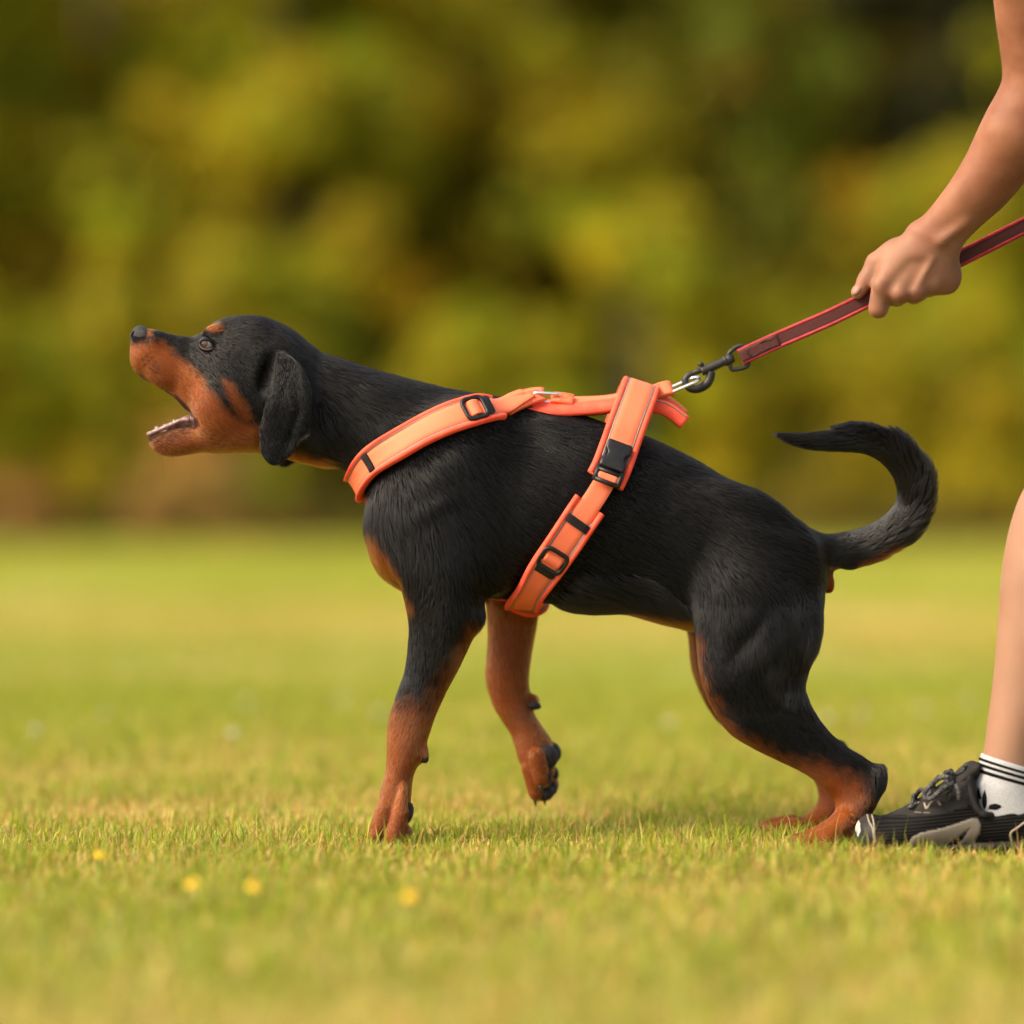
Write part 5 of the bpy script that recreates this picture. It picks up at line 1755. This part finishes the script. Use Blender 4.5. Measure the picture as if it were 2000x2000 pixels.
def make_shoe():
    sh = bpy.data.objects.new('shoe', None)
    # upper
    f = Field(P(1640, 1450, YS - .06) * [1, 0, 0] + np.array([0, YS - .062, -.005]), P(2210, 0, YS) * [1, 0, 0] + np.array([0, YS + .062, .125]), .0020, band=12)
    up = [(1672, 1612, 1672, 1650, 20, YS), (1684, 1596, 1682, 1662, 42, YS), (1702, 1590, 1700, 1664, 56, YS), (1726, 1594, 1726, 1664, 66, YS + .001), (1760, 1581, 1760, 1664, 74, YS + .002), (1800, 1558, 1800, 1664, 76, YS + .003), (1840, 1530, 1840, 1664, 70, YS + .003),
          (1880, 1506, 1880, 1664, 62, YS + .002), (1920, 1500, 1920, 1664, 57, YS), (1970, 1508, 1970, 1664, 55, YS), (2030, 1515, 2030, 1664, 55, YS), (2090, 1510, 2090, 1664, 55, YS), (2140, 1505, 2140, 1664, 50, YS), (2168, 1530, 2170, 1660, 34, YS), (2178, 1570, 2180, 1650, 18, YS)]
    v, q, t = station_loft(up, m=44, e=.8)
    v[:, 1] = YS + (v[:, 1] - YS) * np.clip(1.0 - (v[:, 2] - .035) * 4.5, .55, 1.05)
    f.mesh(v, q, t)
    # opening for the ankle, low at the side
    opn = [(1900, 1430, 1900, 1530, 150, YS), (1906, 1430, 1906, 1566, 150, YS), (1918, 1430, 1918, 1584, 150, YS), (1934, 1430, 1934, 1590, 150, YS), (1962, 1430, 1962, 1580, 150, YS), (1985, 1430, 1985, 1558, 150, YS), (2008, 1430, 2008, 1538, 150, YS), (2050, 1430, 2050, 1520, 150, YS), (2100, 1430, 2100, 1506, 150, YS)]
    v, q, t = station_loft(opn, m=48, e=.25)
    f.mesh(v, q, t, k=.003, op='sub')
    f.ell(np.array([P(1995, 0, YS)[0], YS, P(0, 1560, YS)[2]]), (.052, .022, .034), k=.004, op='sub')
    f.blur(1)
    v, q = keep_largest(*f.extract(0))
    me = np_mesh('upper', v, q)
    for m in (m_rib, m_over, m_toe, m_crescent): me.materials.append(m)
    fc = v[q].mean(1); px = to_px(fc)
    topline = np.interp(px[:, 0], [1740, 1780, 1840, 1900, 1960], [1590, 1593, 1590, 1572, 1560])
    idx = np.zeros(len(q), int)
    idx[(px[:, 1] < topline) & (px[:, 0] > 1742) & (px[:, 0] < 1905)] = 1
    idx[px[:, 0] < np.interp(px[:, 1], [1590, 1640, 1670], [1700, 1708, 1716])] = 2
    blob = np.linalg.norm((px - [1671, 1617]) / [9, 19], axis=1) < 1  # pale crescent on the tip of the toe cap
    idx[blob & (idx == 2)] = 3
    me.polygons.foreach_set('material_index', idx.astype(np.int32))
    upo = link('upper', me, sh)
    sbvh = BVHTree.FromPolygons([Vector(x) for x in v], q.tolist())

    def on_shoe(px_, py_, lift=.0008, side=-1):
        o = np.array([0, -D, CH]); tg_ = P(px_, py_, YS)
        if side > 0: o = np.array([tg_[0], D, tg_[2]])
        dvec = tg_ - o; dvec /= np.linalg.norm(dvec)
        loc, n, i, dist = sbvh.ray_cast(Vector(o), Vector(dvec))
        if loc is None: loc, n, i, dist = sbvh.find_nearest(Vector(tg_))
        return np.array(loc) + np.array(n) * lift

    # sole
    so = [(1668, 1640), (1676, 1655), (1700, 1662), (1800, 1664), (1900, 1660), (2000, 1656), (2100, 1652), (2160, 1648), (2184, 1640)]
    rings = []
    for x, yb in so:
        w = np.interp(x, [1668, 1690, 1750, 1820, 1950, 2100, 2160, 2184], [14, 46, 76, 80, 62, 62, 54, 26]) * S
        zc = P(x, 0, YS)[0]; zt = P(0, yb - 16, YS)[2]
        ring = [(zc, YS + w * a, b) for a, b in ((-1, .006), (-1.03, zt * .5 + .003), (-1, zt), (-.8, zt + .002), (.8, zt + .002), (1, zt), (1.03, zt * .5 + .003), (1, .006), (.85, -.001), (-.85, -.001))]
        rings.append(ring)
    v2, q2, t2 = loft_rings(catmull(np.array(rings).reshape(len(so), -1), 3).reshape(-1, 10, 3))
    MB().add(v2, q2, t2).build('sole', m_soleb, sh)

    def patch(name, poly, mat, lift=.0012, n=26, holes=()):
        """flat shape laid on the side of the upper, with its own thickness"""
        poly = np.array(poly, float)
        lo, hi = poly.min(0), poly.max(0)
        xs, ys = np.linspace(lo[0], hi[0], n * 2), np.linspace(lo[1], hi[1], n)
        gx, gy = np.meshgrid(xs, ys, indexing='ij')
        pts = np.stack([gx.ravel(), gy.ravel()], 1)
        ins = in_poly(pts, poly)
        for h_ in holes:
            ins = np.minimum(ins, -in_poly(pts, h_))
        vv = np.array([on_shoe(a, b, lift * (1 if s > 1.5 else .2)) for (a, b), s in zip(pts, ins)])
        vin = np.array([on_shoe(a, b, -.001) for (a, b), s in zip(pts, ins)])
        idx = np.arange(len(pts)).reshape(gx.shape)
        q = np.stack([idx[:-1, :-1], idx[1:, :-1], idx[1:, 1:], idx[:-1, 1:]], -1).reshape(-1, 4)
        q = q[(ins[q].mean(1) > -.6)]
        used = np.unique(q); mp = np.zeros(len(pts), int); mp[used] = np.arange(len(used))
        nu = len(used)
        q = mp[q]
        MB().add(np.vstack([vv[used], vin[used]]), np.vstack([q, q[:, ::-1] + nu])).build(name, mat, sh)

    # silver grid overlay on the flank, with its dark notches
    patch('reflective_overlay', [(1772, 1650), (1783, 1634), (1800, 1626), (1840, 1618), (1880, 1605), (1900, 1598), (1910, 1600), (1916, 1612), (1914, 1625), (1898, 1655), (1886, 1672), (1800, 1672)], m_silver, .0014, 34,
          holes=[[(1894, 1618), (1868, 1638), (1842, 1656), (1852, 1664), (1880, 1640)], [(1810, 1640), (1814, 1658), (1822, 1672), (1812, 1672), (1808, 1655)]])
    # seam lines and toe ridge
    sm_ = MB()
    for pl in ([(1694, 1592), (1698, 1606), (1705, 1620), (1708, 1650)], [(1703, 1592), (1707, 1610), (1710, 1650)]):
        c_ = catmull(np.array([[a, b, 0] for a, b in pl]), 6)
        sm_.add(*tube(np.array([on_shoe(a, b, .0004) for a, b, _ in c_]), .0009, 6))
    sm_.build('toe_seam', m_tan, sh)
    for pl in ([(2004, 1604), (1988, 1616), (1974, 1627), (1976, 1645), (1977, 1662)], [(1776, 1578), (1784, 1572), (1796, 1568)], [(1806, 1570), (1810, 1580), (1816, 1572), (1822, 1566)], [(1832, 1566), (1837, 1573)]):
        c_ = catmull(np.array([[a, b, 0] for a, b in pl]), 5)
        MB().add(*tube(np.array([on_shoe(a, b, .0006) for a, b, _ in c_]), .0012, 6)).build('tan_cord', m_tan, sh)
    # small tan lettering on the overlay (too small to read in the picture)
    mk = MB()
    for i in range(9):
        if i == 4: continue
        a = 1787 + i * 3.4
        mk.add(*tube(np.array([on_shoe(a, 1586.5 + .12 * i, .0004), on_shoe(a + 1.9, 1587.5 + .12 * i, .0004)]), .0005, 5))
    mk.build('small_print', m_tan, sh)
    # padded collar
    col = [(1902, 1492), (1896, 1510), (1894, 1535), (1900, 1565), (1912, 1585), (1931, 1593), (1962, 1582), (1985, 1560), (2004, 1540), (2040, 1522), (2090, 1512)]
    near_ = [on_shoe(a, b, .0002) for a, b in col]
    path = catmull(np.array(near_), 5)
    MB().add(*tube(path, .0036, 9)).build('collar', m_over, sh)
    # tongue
    tgm = [(1846, 1530, 1858, 1545, 34, YS + .002), (1870, 1505, 1890, 1530, 36, YS + .002), (1888, 1490, 1908, 1518, 36, YS + .002), (1900, 1486, 1914, 1500, 34, YS + .002), (1908, 1488, 1912, 1494, 28, YS + .002)]
    v3, q3, t3 = station_loft(tgm, m=28)
    MB().add(v3, q3, t3).build('tongue', m_over, sh)
    # laces: crossings and a bow
    for i, x in enumerate((1788, 1806, 1824, 1842, 1860)):
        yb = np.interp(x, [1760, 1800, 1840, 1880], [1580, 1556, 1528, 1502])
        z = P(0, yb, YS)[2] + .003
        xw = P(x, 0, YS)[0]
        w = .022
        s = 1 if i % 2 else -1
        pth = catmull(np.array([[xw + .004, YS - w * s, z - .009], [xw + .001, YS - w * .5 * s, z], [xw - .002, YS, z + .002], [xw - .004, YS + w * .5 * s, z], [xw - .008, YS + w * s, z - .009]]), 5)
        MB().add(*tube(pth, .0024, 7)).build('lace', m_lace, sh)
    bow = [[(1862, 1528), (1842, 1540), (1818, 1560), (1804, 1556), (1812, 1540), (1836, 1520), (1856, 1518)], [(1860, 1524), (1846, 1514), (1850, 1508), (1868, 1512), (1884, 1500), (1886, 1492)],
           [(1858, 1528), (1852, 1540), (1846, 1556)], [(1864, 1530), (1872, 1545), (1874, 1562)], [(1820, 1558), (1838, 1552), (1860, 1538)], [(1866, 1526), (1858, 1546), (1853, 1560)]]
    for k, pl in enumerate(bow):
        c_ = catmull(np.array([P(a, b, YS - .034 + .003 * (k % 3) - .004 * math.sin(i_ * 1.3)) for i_, (a, b) in enumerate(pl)]), 6)
        MB().add(*tube(c_, .0025, 7)).build('lace', m_lace, sh)
    return sh


shoe = make_shoe()
COL.objects.link(shoe); shoe.parent = person
shoe.matrix_parent_inverse = PINV[person.name]
shoe['label'] = 'black ribbed trainer with silver grid overlay and speckled laces'

# sock: knitted tube with three black bands, leaf emblem at the ankle
def sock_ring(px_l, py_l, px_r, py_r, hw, n=36, lift=0.0):
    A_, B_ = P(px_l, py_l, YS), P(px_r, py_r, YS)
    c, u_ = (A_ + B_) / 2, (A_ - B_) / 2
    ul = u_ / np.linalg.norm(u_)
    a = np.linspace(0, 2 * np.pi, n, endpoint=False)
    return c + (u_ + ul * lift) * np.cos(a)[:, None] + np.array([0, hw * S + lift, 0]) * np.sin(a)[:, None]


prof = [(1916.5, 1473, 2030, 1507, 54.5), (1912.5, 1488, 2032, 1522, 55), (1909, 1506, 2034, 1540, 55), (1902, 1530, 2036, 1560, 55), (1900, 1560, 2050, 1585, 54), (1902, 1600, 2070, 1610, 52), (1910, 1630, 2080, 1630, 50)]
sp_ = catmull(np.array(prof), 6)
rings = np.array([sock_ring(*r) for r in sp_])
top_roll = np.array([sock_ring(*(sp_[0] + [4, 1, -4, 1, -4])), sock_ring(*(sp_[0] + [1, -2, -1, -2, -1]))])
sock = MB().add(*loft_rings(np.vstack([top_roll, rings]))).build('sock', m_sock, person)
for k0 in (2.6, 6.4, 10.2):
    rr = []
    for k in np.linspace(k0, k0 + 2.1, 5):
        lo = int(k); g = k - lo
        row = sp_[lo] * (1 - g) + sp_[lo + 1] * g
        rr.append(sock_ring(*row, lift=.0007 if 0 < (k - k0) < 2.05 else .0002))
    MB().add(*loft_rings(np.array(rr))).build('black_band', m_sockb, sock)
rings_full = np.vstack([rings])
sbv, sbq, sbt = loft_rings(rings)
sockbvh = BVHTree.FromPolygons([Vector(x) for x in sbv], sbq.tolist())


def on_sock(px_, py_, lift=.0005):
    o = np.array([0, -D, CH]); tg_ = P(px_, py_, YS)
    dvec = (tg_ - o) / np.linalg.norm(tg_ - o)
    loc, n, i, dd = sockbvh.ray_cast(Vector(o), Vector(dvec))
    if loc is None: loc, n, i, dd = sockbvh.find_nearest(Vector(tg_))
    return np.array(loc) + np.array([0, -1, 0]) * lift


for leaf in ([(1922, 1582), (1918, 1570), (1918, 1556), (1923, 1542), (1927, 1556), (1927, 1572)], [(1912, 1562), (1908, 1552), (1909, 1540), (1911, 1537), (1914, 1548), (1917, 1560)], [(1930, 1580), (1932, 1572), (1944, 1569), (1955, 1573), (1956, 1577), (1944, 1582)]):
    lf_ = np.array(leaf, float); c_ = lf_.mean(0)
    ring = resample(np.vstack([lf_, lf_[:1]]) if False else np.hstack([np.vstack([lf_, lf_[:1]]), np.zeros((len(lf_) + 1, 1))]), 19)[:-1, :2]
    outer = np.array([on_sock(a, b) for a, b in ring]); inner = np.array([on_sock(*(c_ + (np.array(pq) - c_) * .5), .0007) for pq in ring])
    MB().add(*loft_rings(np.array([np.array([on_sock(a, b, -.0005) for a, b in ring]), outer, inner]))).build('leaf_emblem', m_sockb, sock)

# the other shoe, out of the picture behind
r2 = bpy.data.objects.new('shoe', None); COL.objects.link(r2)
r2.parent = person
r2.matrix_parent_inverse = PINV[person.name]
r2.location = (.575, .26, 0)
r2['label'] = 'black ribbed trainer on the back foot'
for ch in list(shoe.children):
    c_ = ch.copy(); COL.objects.link(c_); c_.parent = r2

# ------------------------------------------------------------------ fur
GUIDE = np.array([  # x, y, direction, length mm
    (270, 690, .4, 1, 3), (262, 660, .2, 1, 2), (310, 700, 1, .7, 3.5), (340, 665, 1, .1, 3.5), (375, 655, 1, -.2, 4), (400, 700, .8, .7, 5), (430, 625, 1, -.5, 5), (470, 620, 1, 0, 6), (500, 640, 1, .2, 7), (470, 720, .8, .8, 6),
    (420, 790, .6, .9, 6), (380, 770, .8, .8, 4), (400, 850, 1, .4, 5), (330, 870, 1, .1, 3.5), (480, 860, 1, .3, 8), (550, 650, 1, .6, 8), (500, 700, .8, .8, 7), (560, 780, -.1, 1, 5), (540, 880, -.1, 1, 4), (560, 720, .1, 1, 5), (600, 800, .2, 1, 5),
    (620, 740, 1, .7, 14), (600, 690, 1, .6, 12), (620, 860, .7, .8, 15), (660, 700, 1, .35, 14), (700, 760, 1, .6, 16), (760, 750, 1, .35, 16), (720, 860, .6, 1, 17), (660, 910, .8, .5, 15),
    (850, 780, 1, .3, 17), (930, 790, 1, .3, 16), (870, 900, .7, 1, 16), (800, 960, .4, 1, 17), (720, 1000, .15, 1, 18), (740, 1060, .3, 1, 18), (850, 1060, .3, 1, 15), (900, 1130, .3, 1, 15),
    (1000, 850, 1, .35, 16), (980, 960, .8, .7, 17), (1000, 1080, .7, .7, 17), (1050, 1130, .9, .5, 20), (1150, 880, 1, .4, 16), (1120, 1000, .9, .5, 17), (1200, 1050, .9, .5, 17), (1120, 1170, 1, .35, 24), (1240, 1180, 1, .3, 20),
    (1260, 900, 1, .5, 15), (1330, 1000, 1, .55, 15), (1350, 1120, .7, .8, 15), (1350, 920, 1, .6, 14), (1440, 980, 1, .65, 14), (1480, 1060, .9, .5, 15), (1540, 1040, 1, .5, 16), (1560, 1090, 1, .3, 17),
    (1420, 1180, .3, 1, 13), (1500, 1160, .7, .9, 13), (1450, 1260, .3, 1, 11), (1590, 1180, .1, 1, 16), (1590, 1250, -.1, 1, 17), (1400, 1340, .5, 1, 9), (1540, 1320, -.1, 1, 14), (1480, 1400, .8, .8, 9), (1600, 1430, .9, .9, 8), (1580, 1490, 1, .5, 7),
    (1680, 1480, .9, .7, 8), (1720, 1530, -.1, 1, 8), (1660, 1590, -.2, 1, 6), (1600, 1640, -1, .5, 5), (1540, 1620, -1, .3, 5),
    (860, 1170, 0, 1, 12), (820, 1250, -.1, 1, 9), (840, 1300, -.2, 1, 9), (930, 1210, .3, 1, 12), (900, 1290, -.2, 1, 12), (800, 1400, -.25, 1, 7), (840, 1430, 0, 1, 9), (780, 1500, -.1, 1, 6), (750, 1590, -.4, 1, 5),
    (1000, 1230, 0, 1, 8), (1040, 1280, .1, 1, 9), (1000, 1350, .3, 1, 7), (1040, 1450, .5, 1, 5.5), (1050, 1520, .3, 1, 5),
    (1620, 1070, 1, 0, 15), (1620, 1110, 1, .1, 18), (1700, 1070, 1, -.35, 22), (1760, 1040, .75, -.7, 27), (1790, 970, .15, -1, 29), (1780, 905, -.5, -.9, 25), (1710, 855, -1, -.25, 15), (1600, 855, -1, 0, 11), (1530, 850, -1, -.1, 9)], float)
GUIDE[:, 2:4] /= np.linalg.norm(GUIDE[:, 2:4], axis=1, keepdims=True)


def guide_at(pp):
    dx = np.zeros((len(pp), 2)); ln = np.zeros(len(pp)); ws = np.zeros(len(pp))
    for gx, gy, ux, uy, le in GUIDE:
        w = 1 / ((pp[:, 0] - gx) ** 2 + (pp[:, 1] - gy) ** 2 + 60) ** 1.7
        dx += w[:, None] * np.array([ux, uy]); ln += w * le; ws += w
    return dx / np.maximum(np.linalg.norm(dx, axis=1, keepdims=True), 1e-9), ln / ws * 1e-3


def make_fur(count, strap_pts=None):
    tri = np.vstack([BQ[:, [0, 1, 2]], BQ[:, [0, 2, 3]]])
    a, b, c = BV[tri[:, 0]], BV[tri[:, 1]], BV[tri[:, 2]]
    area = np.linalg.norm(np.cross(b - a, c - a), axis=1)
    cen = (a + b + c) / 3
    cpx = to_px(cen)
    dens = np.ones(len(tri))
    dens[(cpx[:, 0] < 620) & (cpx[:, 1] < 920)] = 3.2          # short dense hair on the head
    dens[(cpx[:, 1] > 1180)] = 2.0
    dens[(cpx[:, 1] > 1390)] = 3.6
    dens[(cpx[:, 0] > 1600) & (cpx[:, 1] < 1130)] = 4.0
    pr = area * dens
    cs = np.cumsum(pr); cs /= cs[-1]
    f = np.searchsorted(cs, RNG.random(count))
    r1, r2 = RNG.random(count), RNG.random(count)
    s = np.sqrt(r1)
    ba, bb, bc = 1 - s, s * (1 - r2), s * r2
    T = tri[f]
    root = BV[T[:, 0]] * ba[:, None] + BV[T[:, 1]] * bb[:, None] + BV[T[:, 2]] * bc[:, None]
    nrm = BN[T[:, 0]] * ba[:, None] + BN[T[:, 1]] * bb[:, None] + BN[T[:, 2]] * bc[:, None]
    nrm /= np.linalg.norm(nrm, axis=1, keepdims=True)
    pp = to_px(root)
    w, pm = markings(root, nrm)
    lip, ins = lip_mask(root, nrm, pm)
    keep = ((lip < .45) & ~((ins > .5) & (np.abs(root[:, 1]) < .024)))
    keep &= np.linalg.norm((pm - [271, 653]) / [15, 18], axis=1) > 1                      # nose leather
    keep &= np.linalg.norm((pm - [404, 673]) / [17, 12], axis=1) > 1                      # eye
    keep &= ~((np.abs(pp[:, 0] - 1612) < 20) & (np.abs(pp[:, 1] - 1140) < 26) & (np.abs(root[:, 1]) < .016))
    for bx, by, br, sd in BARE:
        keep &= ~((np.linalg.norm(pp - [bx, by], axis=1) < br) & (np.sign(root[:, 1]) == sd))
    root, nrm, pp, w, pm = root[keep], nrm[keep], pp[keep], w[keep], pm[keep]
    n = len(root)
    g2, ln = guide_at(pp)
    sw = (vnoise(root, 45, 5) - .5) * .6 + (vnoise(root, 150, 6) - .5) * .4
    ca, sa = np.cos(sw), np.sin(sw)
    g2 = np.stack([g2[:, 0] * ca - g2[:, 1] * sa, g2[:, 0] * sa + g2[:, 1] * ca], 1)
    d = np.stack([g2[:, 0], np.zeros(n), -g2[:, 1]], 1)
    d += RNG.normal(0, .08, (n, 3))
    d -= nrm * np.einsum('ij,ij->i', d, nrm)[:, None]
    dl = np.linalg.norm(d, axis=1, keepdims=True)
    d /= np.maximum(dl, 1e-6)
    ln = ln * RNG.uniform(.6, 1.12, n)
    lift = .13 + .13 * vnoise(root, 220, 8) + RNG.normal(0, .035, n)
    # tail brush on the outside of the curl
    tl = (pp[:, 0] > 1640) & (pp[:, 1] < 1140)
    rad = pp - np.array([1680, 965]); rad /= np.linalg.norm(rad, axis=1, keepdims=True)
    out = np.clip(nrm[:, 0] * rad[:, 0] - nrm[:, 2] * rad[:, 1], -1, 1)
    ln = np.where(tl, ln * (.55 + .62 * np.clip(out, 0, 1)), ln)
    lift = np.where(tl, .22 + .85 * np.clip(out, 0, 1), lift)
    belly = (pp[:, 0] > 1040) & (pp[:, 0] < 1350) & (pp[:, 1] > 1120) & (nrm[:, 2] < -.5)
    lift = np.where(belly, .7, lift)
    ln = np.where(belly, ln * 1.35, ln)
    back = (pp[:, 0] > 1540) & (pp[:, 1] > 1150) & (pp[:, 1] < 1360) & (nrm[:, 0] > .5)
    lift = np.where(back, .5, lift)
    headz = (pp[:, 0] < 640) & (pp[:, 1] < 925)
    ear = headz & (np.abs(root[:, 1]) > .052)
    ln = np.where(ear, ln * .7, ln)
    paw = root[:, 2] < .045
    ln = np.where(paw | ((pp[:, 0] > 1000) & (pp[:, 0] < 1110) & (pp[:, 1] > 1450) & (root[:, 1] > .02)), ln * .6, ln)
    if strap_pts is not None:
        from mathutils.kdtree import KDTree
        kd = KDTree(len(strap_pts))
        for i, p in enumerate(strap_pts): kd.insert(Vector(p), i)
        kd.balance()
        cand = np.where((pp[:, 0] > 640) & (pp[:, 0] < 1330) & (pp[:, 1] > 740) & (pp[:, 1] < 1215))[0]
        dist = np.ones(n)
        dist[cand] = [kd.find(Vector(root[i]))[2] for i in cand]
        tight = dist < .011
        ln[tight] = np.minimum(ln[tight], .005)
        lift[tight] = .05
        drop = dist < .0075
    s_ = np.linspace(0, 1, 5)
    pts = np.zeros((n, 5, 3))
    for k, sv in enumerate(s_):
        pts[:, k] = root + d * (ln * sv)[:, None] + nrm * (ln * lift * (sv - .62 * sv * sv))[:, None]
    # clumping
    warp = np.stack([vnoise(root, 130, 61), vnoise(root, 130, 62), vnoise(root, 130, 63)], 1) * .009
    cell = np.floor((root + warp) / np.where(tl, .0048, .0055)[:, None]).astype(np.int64)
    cell -= cell.min(0)
    key = (cell[:, 0] * 4096 + cell[:, 1]) * 4096 + cell[:, 2]
    _, inv = np.unique(key, return_inverse=True)
    cnt = np.bincount(inv)
    for k in range(1, 5):
        mean = np.stack([np.bincount(inv, pts[:, k, a]) for a in range(3)], 1) / cnt[:, None]
        f_ = (np.where(headz, .12, np.where(tl, .62, .26)) * s_[k])[:, None]
        pts[:, k] = pts[:, k] * (1 - f_) + mean[inv] * f_
    cv = bpy.data.hair_curves.new('fur')
    cv.add_curves([5] * n)
    cv.position_data.foreach_set('vector', pts.astype(np.float32).ravel())
    ra = cv.attributes.new('radius', 'FLOAT', 'POINT')
    base = np.where(tl, .00017, .000105) * np.where(ln < .007, .8, 1.0)
    rr = base[:, None] * np.array([1, 1, .9, .6, .15])[None, :]
    ra.data.foreach_set('value', rr.astype(np.float32).ravel())
    col = BLKC * (1 - w[:, None]) + TANC * w[:, None]
    col = col * RNG.uniform(.6, 1.4, n)[:, None]
    col *= 1 - (.45 * w * np.clip(vnoise(root, 55, 71) * 1.6 - .45, 0, 1))[:, None]      # darker smudges in the tan
    col[:, 0] *= 1 + .25 * (vnoise(root, 30, 9) - .5) * w
    ca_ = cv.attributes.new('coat', 'FLOAT_COLOR', 'CURVE')
    ca_.data.foreach_set('color', np.concatenate([col, np.ones((n, 1))], 1).astype(np.float32).ravel())
    m = bpy.data.materials.new('fur')
    m.use_nodes = True
    m.node_tree.nodes.clear()
    out_ = N(m, 'ShaderNodeOutputMaterial')
    hb = N(m, 'ShaderNodeBsdfHairPrincipled')
    hb.parametrization = 'COLOR'
    at = N(m, 'ShaderNodeAttribute', attribute_name='coat')
    L(m, at.outputs['Color'], hb.inputs['Color'])
    hb.inputs['Roughness'].default_value = .26
    hb.inputs['Radial Roughness'].default_value = .35
    hb.inputs['IOR'].default_value = 1.42
    L(m, hb.outputs[0], out_.inputs[0])
    fur = link('fur', cv, dog, m)
    fur['kind'] = 'stuff'
    return fur

# ------------------------------------------------------------------ fur last, so that it can lie flat under the straps
make_fur(400000, np.vstack(STRAP_PTS)[::2])
